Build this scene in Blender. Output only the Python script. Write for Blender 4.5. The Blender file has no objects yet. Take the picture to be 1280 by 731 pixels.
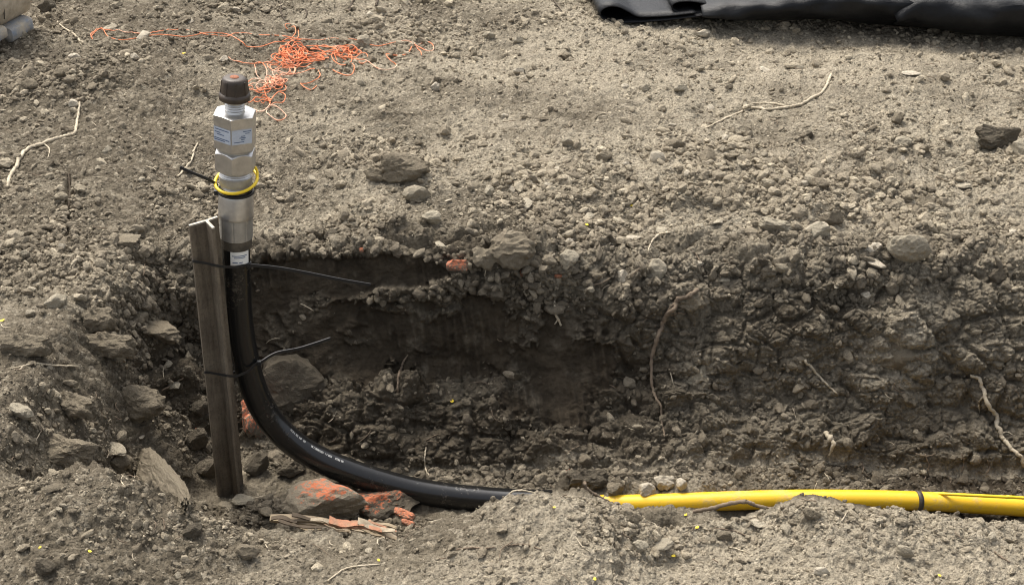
import bpy, bmesh, math, random
import numpy as np
from mathutils import Vector, Matrix
from mathutils.bvhtree import BVHTree

random.seed(7)
rng = np.random.default_rng(7)
S = bpy.context.scene
COL = S.collection

# ------------------------------------------------------------------ camera
H, PITCH, F = 1.35, math.radians(30.0), 1758.0        # F: focal length in photo pixels (1280 wide)
cam_d = bpy.data.cameras.new('camera')
cam = bpy.data.objects.new('camera', cam_d); COL.objects.link(cam)
cam.location = (0, 0, H); cam.rotation_euler = (math.radians(90) - PITCH, 0, 0)
cam_d.sensor_width = 36; cam_d.lens = F / 1280 * 36
cam_d.clip_start = 0.05; cam_d.clip_end = 300
S.camera = cam

# ------------------------------------------------------------------ sky, sun, exposure
SUN_EL, SUN_AZ = math.radians(60), math.radians(-30)    # azimuth from +Y (away from camera), positive to the right
w = bpy.data.worlds.new('World'); S.world = w; w.use_nodes = True
nt = w.node_tree; bg = nt.nodes['Background']
sky = nt.nodes.new('ShaderNodeTexSky'); sky.sky_type = 'NISHITA'; sky.sun_disc = False
sky.sun_elevation = SUN_EL; sky.sun_rotation = SUN_AZ
sky.air_density = 1.0; sky.dust_density = 6.0; sky.ozone_density = 1.0
hs = nt.nodes.new('ShaderNodeHueSaturation'); hs.inputs['Saturation'].default_value = 0.35
nt.links.new(sky.outputs[0], hs.inputs['Color']); nt.links.new(hs.outputs[0], bg.inputs['Color'])
bg.inputs['Strength'].default_value = 0.115
sd = bpy.data.lights.new('sun', 'SUN'); sd.energy = 1.3; sd.angle = math.radians(25); sd.color = (1.0, 0.93, 0.82)
sun = bpy.data.objects.new('sun', sd); COL.objects.link(sun)
sdir = Vector((math.sin(SUN_AZ) * math.cos(SUN_EL), math.cos(SUN_AZ) * math.cos(SUN_EL), math.sin(SUN_EL)))
sun.rotation_euler = sdir.to_track_quat('Z', 'Y').to_euler()
S.view_settings.view_transform = 'Standard'; S.view_settings.look = 'None'
S.cycles.use_denoising = True; S.cycles.filter_width = 1.1
S.view_settings.exposure = 1.35; S.view_settings.gamma = 1

# ------------------------------------------------------------------ pixel <-> place helpers
CP, SP = math.cos(PITCH), math.sin(PITCH)
def ray(u, v):
    a, b = (u - 640) / F, (365.5 - v) / F
    return Vector((a, CP + b * SP, -SP + b * CP))
def at_y(u, v, y):
    d = ray(u, v); return Vector((0, 0, H)) + d * (y / d.y)
def at_z(u, v, z):
    d = ray(u, v); return Vector((0, 0, H)) + d * ((z - H) / d.z)
def project(P):
    d = P[..., 1] * CP - (P[..., 2] - H) * SP
    b = P[..., 1] * SP + (P[..., 2] - H) * CP
    d = np.maximum(d, 0.05)
    return 640 + F * P[..., 0] / d, 365.5 - F * b / d
def depth_of(p): return p[1] * CP - (p[2] - H) * SP

# ------------------------------------------------------------------ numpy noise
def hsh(ix, iy, k):
    n = (ix.astype(np.int64) * 374761393 + iy.astype(np.int64) * 668265263 + k * 974711) & 0xffffffff
    n = ((n ^ (n >> 13)) * 1274126177) & 0xffffffff
    n = ((n ^ (n >> 16)) * 2246822519) & 0xffffffff
    return ((n ^ (n >> 15)) & 0xffffff) / float(0x1000000)
def perlin(x, y, k=0):
    ix, iy = np.floor(x), np.floor(y); fx, fy = x - ix, y - iy
    sx, sy = fx * fx * fx * (fx * (fx * 6 - 15) + 10), fy * fy * fy * (fy * (fy * 6 - 15) + 10)
    def g(ox, oy):
        a = hsh(ix + ox, iy + oy, k) * 6.2831853
        return np.cos(a) * (fx - ox) + np.sin(a) * (fy - oy)
    a, b, c, d = g(0, 0), g(1, 0), g(0, 1), g(1, 1)
    return 1.5 * ((a + sx * (b - a)) * (1 - sy) + (c + sx * (d - c)) * sy)
def fbm(x, y, k=0, o=4, gain=0.5):
    r, a = 0, 1.0
    for i in range(o):
        r = r + a * perlin(x * 2.03 ** i + 17.3 * i, y * 2.03 ** i - 9.1 * i, k + i); a *= gain
    return r
def worley(x, y, k=0, jit=0.9):
    """F1, F2, id of nearest cell, and a field of domes of random radius (lumps)."""
    ix, iy = np.floor(x), np.floor(y)
    f1 = np.full(x.shape, 9.0); f2 = np.full(x.shape, 9.0); cid = np.zeros(x.shape); dome = np.zeros(x.shape)
    for ox in (-1, 0, 1):
        for oy in (-1, 0, 1):
            cx, cy = ix + ox, iy + oy
            px = cx + 0.5 + jit * (hsh(cx, cy, k) - 0.5); py = cy + 0.5 + jit * (hsh(cx, cy, k + 1) - 0.5)
            dx, dy = x - px, y - py
            d = np.sqrt(dx * dx + dy * dy); idc = hsh(cx, cy, k + 2)
            r = 0.18 + 0.5 * idc * idc
            el = np.sqrt(np.maximum(r * r - d * d, 0))
            dome = np.maximum(dome, el)
            m = d < f1
            f2 = np.where(m, f1, np.minimum(f2, d)); cid = np.where(m, idc, cid); f1 = np.where(m, d, f1)
    return f1, f2, cid, dome
def sst(a, b, x):
    t = np.clip((x - a) / (b - a), 0, 1); return t * t * (3 - 2 * t)

# ------------------------------------------------------------------ materials
def M(name):
    m = bpy.data.materials.new(name); m.use_nodes = True
    n = m.node_tree; b = n.nodes['Principled BSDF']
    return m, n, b
def node(n, t, **kw):
    x = n.nodes.new(t)
    for k, v in kw.items():
        if hasattr(x, k): setattr(x, k, v)
        else: x.inputs[k].default_value = v
    return x
def L(n, a, b): n.links.new(a, b)
def mixc(n, fac, a, b, mode='MIX'):
    x = n.nodes.new('ShaderNodeMix'); x.data_type = 'RGBA'; x.blend_type = mode
    for s, v in ((x.inputs['Factor'], fac), (x.inputs[6], a), (x.inputs[7], b)):
        if hasattr(v, 'is_output'): n.links.new(v, s)
        else: s.default_value = v if not isinstance(v, tuple) or len(v) == 4 else (*v, 1)
    return x.outputs[2]
def ramp(n, inp, lo, hi, a=(0, 0, 0, 1), b=(1, 1, 1, 1)):
    r = n.nodes.new('ShaderNodeValToRGB'); r.color_ramp.elements[0].position = lo; r.color_ramp.elements[1].position = hi
    r.color_ramp.elements[0].color = a; r.color_ramp.elements[1].color = b; n.links.new(inp, r.inputs[0]); return r.outputs[0]
def mth(n, op, a, b=0.0):
    x = n.nodes.new('ShaderNodeMath'); x.operation = op
    for s, v in ((x.inputs[0], a), (x.inputs[1], b)):
        if hasattr(v, 'is_output'): n.links.new(v, s)
        else: s.default_value = v
    return x.outputs[0]
def tex_noise(n, co, scale, detail=6, rough=0.6):
    x = node(n, 'ShaderNodeTexNoise'); x.inputs['Scale'].default_value = scale; x.inputs['Detail'].default_value = detail
    x.inputs['Roughness'].default_value = rough; n.links.new(co, x.inputs['Vector']); return x.outputs['Fac']
def bump(n, hgt, dist, strength=1.0, normal=None):
    x = node(n, 'ShaderNodeBump'); x.inputs['Distance'].default_value = dist; x.inputs['Strength'].default_value = strength
    n.links.new(hgt, x.inputs['Height'])
    if normal is not None: n.links.new(normal, x.inputs['Normal'])
    return x.outputs['Normal']

DRY_A, DRY_B = (0.335, 0.292, 0.218), (0.125, 0.105, 0.075)
DAMP_SHADE_A, DAMP_SHADE_B = (0.066, 0.052, 0.035), (0.030, 0.0235, 0.016)  # damp soil tones, also blended in as trench shade
def soil_material():
    m, n, b = M('soil')
    geo = node(n, 'ShaderNodeTexCoord').outputs['Object']
    at = node(n, 'ShaderNodeAttribute'); at.attribute_name = 'damp_shade'
    a2 = node(n, 'ShaderNodeAttribute'); a2.attribute_name = 'dust'
    big = tex_noise(n, geo, 3.2, 5, 0.6); mid = tex_noise(n, geo, 22, 7, 0.65); fin = tex_noise(n, geo, 190, 5, 0.7)
    vor = node(n, 'ShaderNodeTexVoronoi'); vor.inputs['Scale'].default_value = 120; L(n, geo, vor.inputs['Vector'])
    v2 = node(n, 'ShaderNodeTexVoronoi'); v2.inputs['Scale'].default_value = 260; L(n, geo, v2.inputs['Vector'])
    # dry soil: dust over darker crumb
    f = mth(n, 'ADD', mth(n, 'MULTIPLY', big, 0.55), mth(n, 'MULTIPLY', mid, 0.55))
    f = mth(n, 'ADD', f, mth(n, 'MULTIPLY', mth(n, 'SUBTRACT', a2.outputs['Fac'], 0.5), 0.9))
    dry = mixc(n, ramp(n, f, 0.32, 0.78), DRY_B, DRY_A)
    spk = ramp(n, vor.outputs['Color'], 0.62, 0.92)
    dry = mixc(n, mth(n, 'MULTIPLY', spk, 0.55), dry, (0.50, 0.44, 0.335))
    spd = ramp(n, v2.outputs['Color'], 0.55, 0.95)
    dry = mixc(n, mth(n, 'MULTIPLY', spd, 0.5), dry, (0.105, 0.087, 0.062))
    dry = mixc(n, mth(n, 'MULTIPLY', ramp(n, fin, 0.42, 0.68), 0.55), dry, (0.13, 0.108, 0.078))
    damp_shade = mixc(n, ramp(n, mid, 0.35, 0.7), DAMP_SHADE_B, DAMP_SHADE_A)
    damp_shade = mixc(n, mth(n, 'MULTIPLY', ramp(n, fin, 0.55, 0.75), 0.35), damp_shade, (0.10, 0.083, 0.06))
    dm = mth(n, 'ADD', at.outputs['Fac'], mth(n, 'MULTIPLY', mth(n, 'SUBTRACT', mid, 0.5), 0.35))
    L(n, mixc(n, ramp(n, dm, 0.12, 0.9), dry, damp_shade), b.inputs['Base Color'])
    b.inputs['Roughness'].default_value = 0.95; b.inputs['Specular IOR Level'].default_value = 0.15
    sm = mth(n, 'SUBTRACT', 1.0, mth(n, 'MULTIPLY', at.outputs['Fac'], 0.55))
    h = mth(n, 'ADD', mth(n, 'MULTIPLY', mid, 1.3), mth(n, 'MULTIPLY', fin, 0.45))
    nn = bump(n, mth(n, 'MULTIPLY', h, sm), 0.014, 0.9)
    nn = bump(n, mth(n, 'MULTIPLY', mth(n, 'SUBTRACT', 1.0, vor.outputs['Distance']), sm), 0.0040, 0.9, nn)
    nn = bump(n, mth(n, 'MULTIPLY', mth(n, 'SUBTRACT', 1.0, v2.outputs['Distance']), sm), 0.0018, 0.8, nn)
    L(n, nn, b.inputs['Normal'])
    return m
def stone_material(name, light, dark, attr=None, objrand=True, bscale=1.0, paint=None):
    m, n, b = M(name)
    co = node(n, 'ShaderNodeTexCoord').outputs['Object']
    geo = node(n, 'ShaderNodeNewGeometry').outputs['Position']
    oi = node(n, 'ShaderNodeObjectInfo').outputs['Random']
    mid = tex_noise(n, geo, 60, 8, 0.72); fin = tex_noise(n, geo, 420, 4, 0.7)
    if attr:
        at = node(n, 'ShaderNodeAttribute'); at.attribute_name = attr; r = at.outputs['Fac']
    else: r = oi
    f = mth(n, 'ADD', mth(n, 'MULTIPLY', r, 0.65), mth(n, 'MULTIPLY', mid, 0.5))
    c = mixc(n, ramp(n, f, 0.2, 0.95), dark, light)
    c = mixc(n, mth(n, 'MULTIPLY', ramp(n, fin, 0.48, 0.66), 0.5), c, tuple(0.5 * x for x in dark))
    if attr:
        a2 = node(n, 'ShaderNodeAttribute'); a2.attribute_name = 'damp_shade'
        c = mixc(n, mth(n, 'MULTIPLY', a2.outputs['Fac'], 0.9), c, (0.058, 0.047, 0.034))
    if paint:
        pf = tex_noise(n, co, paint[1], 7, 0.72)
        if len(paint) > 2:
            sx = node(n, 'ShaderNodeSeparateXYZ'); L(n, co, sx.inputs[0])
            pf = mth(n, 'ADD', pf, mth(n, 'MULTIPLY', sx.outputs['Z'], paint[2]))
        th_ = paint[3] if len(paint) > 3 else 0.5
        c = mixc(n, ramp(n, pf, th_, th_ + 0.06), c, paint[0])
    L(n, c, b.inputs['Base Color'])
    b.inputs['Roughness'].default_value = 0.92; b.inputs['Specular IOR Level'].default_value = 0.2
    h = mth(n, 'ADD', mid, mth(n, 'MULTIPLY', fin, 0.4))
    L(n, bump(n, h, 0.009 * bscale, 1.0), b.inputs['Normal'])
    return m
def plain(name, col, rough=0.5, metal=0.0, noise_amt=0.25, nscale=40, spec=0.5, bumpd=0.0, col2=None):
    m, n, b = M(name)
    co = node(n, 'ShaderNodeTexCoord').outputs['Object']
    f = tex_noise(n, co, nscale, 6, 0.65)
    c2 = col2 or tuple(x * (1 - noise_amt) for x in col)
    L(n, mixc(n, ramp(n, f, 0.35, 0.68), col, c2), b.inputs['Base Color'])
    L(n, mth(n, 'ADD', rough - 0.08, mth(n, 'MULTIPLY', f, 0.16)), b.inputs['Roughness'])
    b.inputs['Metallic'].default_value = metal; b.inputs['Specular IOR Level'].default_value = spec
    if bumpd: L(n, bump(n, f, bumpd, 0.7), b.inputs['Normal'])
    return m
MAT = {}
MAT['soil'] = soil_material()
MAT['stone'] = stone_material('stone', (0.46, 0.405, 0.305), (0.30, 0.260, 0.192))
MAT['clod'] = stone_material('clod', (0.32, 0.270, 0.193), (0.20, 0.167, 0.118), bscale=1.6)
MAT['dark_clod'] = stone_material('dark_clod', (0.17, 0.143, 0.104), (0.11, 0.092, 0.066), bscale=1.6)
MAT['pale_stone'] = stone_material('pale_stone', (0.52, 0.46, 0.36), (0.40, 0.35, 0.27), bscale=0.7)
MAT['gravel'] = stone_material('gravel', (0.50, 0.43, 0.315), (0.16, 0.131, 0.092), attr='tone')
ORANGE = (0.60, 0.21, 0.115)
MAT['painted'] = stone_material('painted_stone', (0.24, 0.20, 0.15), (0.16, 0.135, 0.10), paint=(ORANGE, 5.5, 0.14))
MAT['painted_rock'] = stone_material('paint_topped_rock', (0.40, 0.345, 0.255), (0.26, 0.22, 0.16), paint=((0.62, 0.20, 0.10), 7.0, 0.40, 0.84))
MAT['painted_heap'] = stone_material('paint_topped_rubble', (0.22, 0.185, 0.135), (0.14, 0.117, 0.085), bscale=1.8, paint=((0.62, 0.20, 0.10), 7.0, 0.30, 0.66))
MAT['brick'] = stone_material('orange_rubble', (0.26, 0.19, 0.13), (0.16, 0.12, 0.09), paint=((0.60, 0.215, 0.115), 6.0, 0.10))

# ------------------------------------------------------------------ terrain: one sheet, bent down into the trench
QUAL = 1.0
def segs():
    # (row count) between control stations
    return [(6, 'out'), (int(115 * QUAL), 'near'), (int(40 * QUAL), 'nearwall'), (int(80 * QUAL), 'floor'), (int(70 * QUAL), 'wall'),
            (int(36 * QUAL), 'wall'), (int(105 * QUAL), 'wall'), (int(85 * QUAL), 'far'), (int(135 * QUAL), 'far'), (int(150 * QUAL), 'far'), (10, 'out')]
def px_x(u, y, z=0.0):
    return (np.asarray(u, float) - 640) / F * (y * CP - (z - H) * SP)
NE_U = [-200, 120, 180, 240, 310, 420, 490, 555, 600, 640, 700, 760, 800, 835, 870, 920, 965, 1010, 1060, 1110, 1200, 1280, 1600]
NE_V = [560, 560, 580, 628, 658, 674, 668, 642, 622, 604, 598, 606, 630, 650, 643, 637, 626, 612, 622, 636, 642, 646, 648]
YE = 1.72
NE_X = px_x(NE_U, YE, -0.04); NE_Z = [at_y(640, v, YE).z for v in NE_V]
def controls(x):
    D = sst(-0.83, -0.55, x + 0.03 * fbm(x * 9, x * 0 + 4.4, 5, 2))
    Dw = sst(-0.80, -0.66, x)
    j = lambda k, f=6.0: perlin(x * f, x * 0 + 3.7 * k, 40 + k)
    ze = np.interp(x, NE_X, NE_Z)
    right = sst(-0.05, 0.35, x)
    lb = 0.03 * sst(-0.6, -0.95, x)
    fz = -0.40 + 0.012 * j(1, 9)
    # stations: (y, z)
    st = []
    st.append((0 * x - 6.0, 0 * x - 0.05)); st.append((0 * x + 1.30, 0 * x - 0.05))
    st.append((0 * x + YE, ze * (0.15 + 0.85 * np.maximum(D, sst(-0.72, -0.6, x))) + 0))
    yf0 = 1.80 + 0.015 * j(2, 5)
    lfill = 0.055 * sst(-0.26, -0.42, x)
    nearfill = 0.10 * sst(-0.62, -0.5, x) * (1 - sst(-0.12, 0.02, x))
    st.append((yf0, (fz - 0.05 * (1 - sst(-0.14, 0.0, -x) ) + np.maximum(nearfill, lfill)) * D + (1 - D) * lb))
    yf1 = 2.285 + 0.02 * j(3, 5) - 0.05 * right * sst(0.45, 0.2, x)
    mound = 0.035 * sst(0.0, 0.12, x) * (1 - sst(0.62, 0.85, x))
    st.append((yf1, (fz + 0.01 + mound + lfill) * D + (1 - D) * lb))
    ym0, zm0 = 2.375 + 0.012 * j(4, 7), -0.275 + 0.02 * j(5, 6)
    ym0 = ym0 + 0.015 * right
    st.append((ym0, zm0 * np.minimum(D, Dw * 1.0) + (1 - D) * lb))
    st.append((2.435 + 0.010 * j(6, 7) - 0.01 * right, (-0.245 + 0.02 * j(5, 6) + 0.03 * right) * Dw + (1 - Dw) * lb))
    yc = 2.520 + 0.012 * j(7, 6) + 0.02 * right
    st.append((yc, (-0.012 - 0.030 * right + 0.010 * j(8, 5)) * Dw + (1 - Dw) * lb))
    st.append((0 * x + 2.80, 0 * x + 0.0 + lb)); st.append((0 * x + 3.35, 0 * x + 0.0 + lb * 0.7)); st.append((0 * x + 4.6, 0 * x + 0.0)); st.append((0 * x + 40.0, 0 * x))
    return st
def build_ground():
    rows = segs()
    ts, kinds = [], []
    for i, (cnt, kd) in enumerate(rows):
        for q in range(cnt): ts.append(i + q / cnt); kinds.append(i)
    ts.append(len(rows)); kinds.append(len(rows) - 1)
    ts = np.array(ts); kinds = np.array(kinds)
    ncol = int(940 * QUAL)
    s = np.concatenate([[-14, -6, -3, -1.9, -1.45, -1.25], np.linspace(-1.12, 1.12, ncol), [1.25, 1.45, 1.9, 3, 6, 14]])
    half = np.interp(ts, np.arange(len(rows) + 1), [0.62, 0.62, 0.79, 0.90, 1.00, 1.00, 1.00, 1.03, 1.12, 1.30, 1.70, 6.0])
    X = s[None, :] * half[:, None]
    st = controls(X)
    Y = np.zeros_like(X); Z = np.zeros_like(X)
    for r in range(len(ts)):
        i = min(int(ts[r]), len(rows) - 1); f = ts[r] - i
        Y[r] = st[i][0][r] * (1 - f) + st[i + 1][0][r] * f
        Z[r] = st[i][1][r] * (1 - f) + st[i + 1][1][r] * f
    a, bq = 6, len(ts) - 10
    for A in (Y, Z):
        for _ in range(5):
            k = A.copy()
            k[a + 3:bq - 3] = sum(A[a + 3 + o:bq - 3 + o] for o in range(-3, 4)) / 7
            A[:] = k
    P = np.stack([X, Y, Z], -1)
    # arc-length coordinate down each column (taken from the middle column, so patterns run on without stretch)
    T = np.concatenate([np.zeros((1, X.shape[1])), np.cumsum(np.linalg.norm(np.diff(P[:, :, 1:], axis=0), axis=2), axis=0)], 0)
    cr_ = int(np.argmax(kinds >= 7)); T = T - T[cr_:cr_ + 1] + 2.52
    T = np.where(kinds[:, None] <= 1, Y, T)
    def normals(P):
        dr = np.gradient(P, axis=0); dc = np.gradient(P, axis=1)
        n = np.cross(dc, dr); n /= np.linalg.norm(n, axis=2, keepdims=True) + 1e-12
        return n
    N = normals(P)
    U, V = project(P)
    K = np.repeat(kinds[:, None], X.shape[1], 1)
    return P, N, T, U, V, K, ts, s
P0, N0, T0, U0, V0, K0, TS, SC = build_ground()
X0 = P0[..., 0]
def blob(u, v, ru, rv, soft=0.45, wob=0.25, k=0, kmin=0, kmax=99):
    d = np.sqrt(((U0 - u) / ru) ** 2 + ((V0 - v) / rv) ** 2) + wob * NWOB + (0.5 * wob * NWO2 if soft < 0.2 else 0)
    return np.where((K0 >= kmin) & (K0 <= kmax), 1 - sst(1 - soft, 1 + soft, d), 0)
NWOB = fbm(X0 * 11, T0 * 11, 300, 4, 0.6)
NWO2 = fbm(X0 * 38, T0 * 38, 306, 4, 0.65)
inner = (np.abs(SC) <= 1.2)[None, :] & (TS >= 0.9)[:, None] & (TS <= 10.05)[:, None]
# smooth cut faces left by the digger bucket
cut = np.zeros_like(X0)
for (u, v, ru, rv) in ((390, 345, 95, 28), (505, 338, 45, 22), (500, 388, 62, 14), (430, 425, 120, 48), (560, 430, 100, 42),
                       (710, 455, 58, 55), (600, 390, 38, 24), (690, 500, 60, 30), (340, 400, 40, 60)):
    cut = np.maximum(cut, blob(u, v, ru, rv, 0.12, 0.32, kmin=4, kmax=7))
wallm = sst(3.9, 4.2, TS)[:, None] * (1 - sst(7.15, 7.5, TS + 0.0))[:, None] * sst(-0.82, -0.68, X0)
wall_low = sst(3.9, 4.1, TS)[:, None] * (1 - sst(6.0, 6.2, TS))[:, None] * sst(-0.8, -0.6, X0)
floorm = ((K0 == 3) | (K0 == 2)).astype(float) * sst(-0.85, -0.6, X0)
cut = cut * (1 - 0.5 * sst(0.28, 0.55, fbm(X0 * 7, T0 * 9, 305, 4)))
# rubble density (0 trodden smooth, 1 all loose clods)
rub = 0.22 + 0.40 * fbm(X0 * 2.6, T0 * 2.6, 310, 4)
for (u, v, ru, rv, a) in ((480, 250, 230, 75, 0.75), (720, 300, 170, 80, 0.8), (930, 215, 200, 70, 0.45), (1110, 270, 260, 90, 0.8), (80, 400, 200, 170, 0.7),
                          (1000, 330, 350, 60, 0.5), (250, 250, 120, 40, 0.25), (60, 100, 100, 50, 0.45), (40, 270, 70, 60, 0.4), (500, 320, 300, 50, 0.4), (800, 30, 500, 20, 0.2)):
    rub = rub + a * blob(u, v, ru, rv, 0.6, 0.3, kmin=4)
for (u, v, ru, rv, a) in ((820, 110, 260, 60, 0.45), (560, 130, 180, 45, 0.35), (1150, 150, 160, 40, 0.3), (190, 180, 110, 60, 0.5), (1000, 60, 250, 30, 0.2), (400, 160, 120, 40, 0.3), (120, 190, 60, 50, 0.4), (770, 260, 60, 25, 0.4), (180, 262, 75, 45, 0.5)):
    rub = rub - a * blob(u, v, ru, rv, 0.6, 0.3, kmin=7)
nearm = (K0 <= 1).astype(float)
rub = np.where(nearm > 0, 0.10 + 0.25 * fbm(X0 * 4, T0 * 4, 320, 3), rub)
for (u, v, ru, rv, a) in ((800, 645, 80, 40, 0.7), (1030, 640, 120, 35, 0.6), (260, 660, 150, 40, 0.4), (60, 590, 140, 40, 0.4), (1200, 660, 120, 25, 0.3), (860, 690, 160, 40, 0.2)):
    rub = rub + a * blob(u, v, ru, rv, 0.6, 0.3, kmax=1)
patch = sst(-0.30, 0.25, fbm(X0 * 3.7, T0 * 4.6, 325, 4, 0.55))
rub = np.where(K0 >= 7, rub * (0.18 + 0.85 * patch), rub)
rub = np.clip(rub + 0.6 * floorm + 0.25 * wall_low, 0, 1.1) * (1 - 0.95 * cut)
def relief():
    x, t = X0, T0
    wx, wt = x + 0.004 * fbm(x * 24, t * 24, 330, 3), t + 0.004 * fbm(x * 24, t * 24, 340, 3)
    d = 0.020 * fbm(x * 2.6, t * 2.6, 350, 4) * (1 - 0.5 * wallm)
    d += 0.0075 * fbm(x * 14, t * 14, 360, 5, 0.58) * (1 - 0.7 * cut)
    # crumbly broken wall: blocks with their own height and tilt
    rough = wallm * (1 - cut)
    for sc, amp, k in ((13, 0.021, 370), (29, 0.011, 380), (60, 0.0055, 390)):
        f1, f2, cid, dome = worley(wx * sc, wt * sc * 1.15, k)
        e = sst(0.0, 0.22, f2 - f1)
        h = 0.85 * (cid - 0.35) * (0.4 + 0.6 * e) + 0.28 * np.sqrt(np.maximum(0, 1 - f1 * f1 * 1.2)) * e - 0.25 * (1 - e)
        d += amp * h * rough
        g = np.clip(rub, 0, 1) * (1 - rough)
        d += amp * (0.62 if sc < 20 else 0.9) * (0.95 * dome + 0.25 * (cid - 0.4) * e - 0.14 * (1 - e)) * g * sst(0.25, 0.8, rub + 0.5 * fbm(x * 8, t * 8, k + 5, 2))
    # overhang bulges and hollows of the wall
    d += 0.022 * rough * fbm(x * 6, t * 7, 400, 3)
    d -= 0.018 * wall_low * (1 - cut) * sst(0.0, 0.6, fbm(x * 5, t * 9, 410, 3))
    # bucket faces: set back, tooth grooves running down
    gx = x + 0.10 * (t - 1.0) + 0.004 * perlin(x * 9, t * 9, 420)
    gro = 0.5 + 0.5 * np.sin(gx * 6.2832 / 0.0175 + 3.2 * perlin(x * 10, t * 3, 421))
    d += cut * (-0.006 + 0.0085 * gro * sst(-0.1, 0.5, fbm(x * 7, t * 6, 425, 3)) + 0.009 * fbm(x * 9, t * 9, 426, 4, 0.6))
    # small crumb
    f1, f2, cid, dome = worley(wx * 110, wt * 110, 430)
    d += 0.0042 * dome * (0.35 + 0.65 * np.clip(rub, 0, 1)) * (1 - 0.8 * cut)
    d += 0.0022 * fbm(x * 60, t * 60, 440, 3, 0.6) * (1 - 0.6 * cut)
    rg = 1 - np.abs(fbm(wx * 24, wt * 34, 445, 4, 0.6))
    d += 0.0065 * (rg - 0.6) * (1 - 0.8 * cut) * (1 - 0.6 * np.clip(rub, 0, 1)) + 0.004 * cut * fbm(x * 16, t * 16, 447, 4, 0.6)
    # named shapes: bump where the far bank is heaped, slot to the left, hollows
    d += 0.020 * blob(490, 215, 60, 22, 0.5, kmin=7) + 0.02 * blob(1250, 170, 60, 18, 0.5, kmin=7)
    d += 0.030 * blob(100, 90, 110, 45, 0.7, kmin=7) + 0.03 * blob(170, 370, 70, 30, 0.5, kmin=4)
    d += 0.012 * blob(860, 375, 45, 22, 0.4, kmin=6) + 0.02 * blob(1130, 400, 70, 30, 0.4, kmin=5) - 0.03 * blob(1080, 375, 50, 18, 0.4, kmin=6)
    d -= 0.030 * blob(85, 262, 4, 48, 0.4, 0.15, kmin=4)
    return d
DISP = relief() * inner
P1 = P0 + N0 * DISP[..., None]
# soil dampness (freshly dug soil is dark), shade painted down the wall, and dry dust on the trodden surface
damp_shade = 1.05 * cut + 0.78 * wallm * (1 - cut) * np.clip(0.72 + 0.6 * fbm(X0 * 5, T0 * 6, 450, 3) + 0.5 * sst(6.6, 4.6, TS)[:, None], 0, 1) + floorm * np.clip(0.55 + 0.35 * sst(0.3, 0.75, X0) + 0.25 * fbm(X0 * 7, T0 * 7, 458, 3), 0, 0.95)  # damp cut faces, plus painted shade deepening towards the wall foot
damp_shade = np.maximum(damp_shade, 0.25 * sst(-0.45, -0.85, X0) * (0.6 + 0.8 * fbm(X0 * 3, T0 * 3, 460, 3)) * (K0 >= 2))  # ground gets darker towards the left
damp_shade = damp_shade + cut * (0.12 * fbm(X0 * 50, T0 * 6, 455, 3) + 0.34 * fbm(X0 * 13, T0 * 13, 456, 4, 0.6) - 0.04)
damp_shade = np.maximum(damp_shade, 0.70 * blob(520, 425, 290, 112, 0.3, 0.3, kmin=4, kmax=7))
damp_shade = np.maximum(damp_shade, 0.68 * blob(470, 362, 190, 20, 0.3, 0.3, kmin=4, kmax=9))  # lit lip of the ledge darkened in the soil colour
damp_shade = damp_shade * (1 - 0.28 * wallm * sst(0.15, 0.45, X0))
damp_shade = damp_shade - 0.75 * blob(1120, 435, 45, 45, 0.4, kmin=4, kmax=7) - 0.5 * blob(870, 465, 22, 22, 0.4, kmin=4, kmax=7)
dust = 0.5 + 0.25 * sst(-0.6, 0.5, X0) - 0.25 * sst(-0.35, -0.9, X0) + 0.42 * fbm(X0 * 2.4, T0 * 3.2, 470, 4, 0.6) - 0.04
dust = dust + 0.22 * nearm * sst(-0.35, 0.15, X0) - 0.35 * nearm * sst(-0.2, -0.5, X0)
dust = dust + 0.12 * blob(820, 110, 300, 60, 0.6, kmin=7)
nr, nc = X0.shape
def grid_mesh(name, P, mats, attrs):
    me = bpy.data.meshes.new(name)
    nv = nr * nc
    idx = np.arange(nv).reshape(nr, nc)
    q = np.stack([idx[:-1, :-1], idx[:-1, 1:], idx[1:, 1:], idx[1:, :-1]], -1).reshape(-1, 4)
    me.vertices.add(nv); me.vertices.foreach_set('co', P.reshape(-1).astype(np.float32))
    me.loops.add(q.size); me.loops.foreach_set('vertex_index', q.reshape(-1).astype(np.int32))
    me.polygons.add(len(q)); me.polygons.foreach_set('loop_start', np.arange(0, q.size, 4, dtype=np.int32))
    me.polygons.foreach_set('use_smooth', np.ones(len(q), bool))
    me.update(calc_edges=True)
    for k, v in attrs.items():
        a = me.attributes.new(k, 'FLOAT', 'POINT'); a.data.foreach_set('value', v.reshape(-1).astype(np.float32))
    for m in mats: me.materials.append(m)
    return me, q
gme, GQ = grid_mesh('ground', P1, [MAT['soil']], {'damp_shade': np.clip(damp_shade, 0, 1), 'dust': np.clip(dust, 0, 1)})
ground = bpy.data.objects.new('ground', gme); COL.objects.link(ground)
ground['kind'] = 'structure'; ground['label'] = 'dry dug soil with a trench cut through it'
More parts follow.
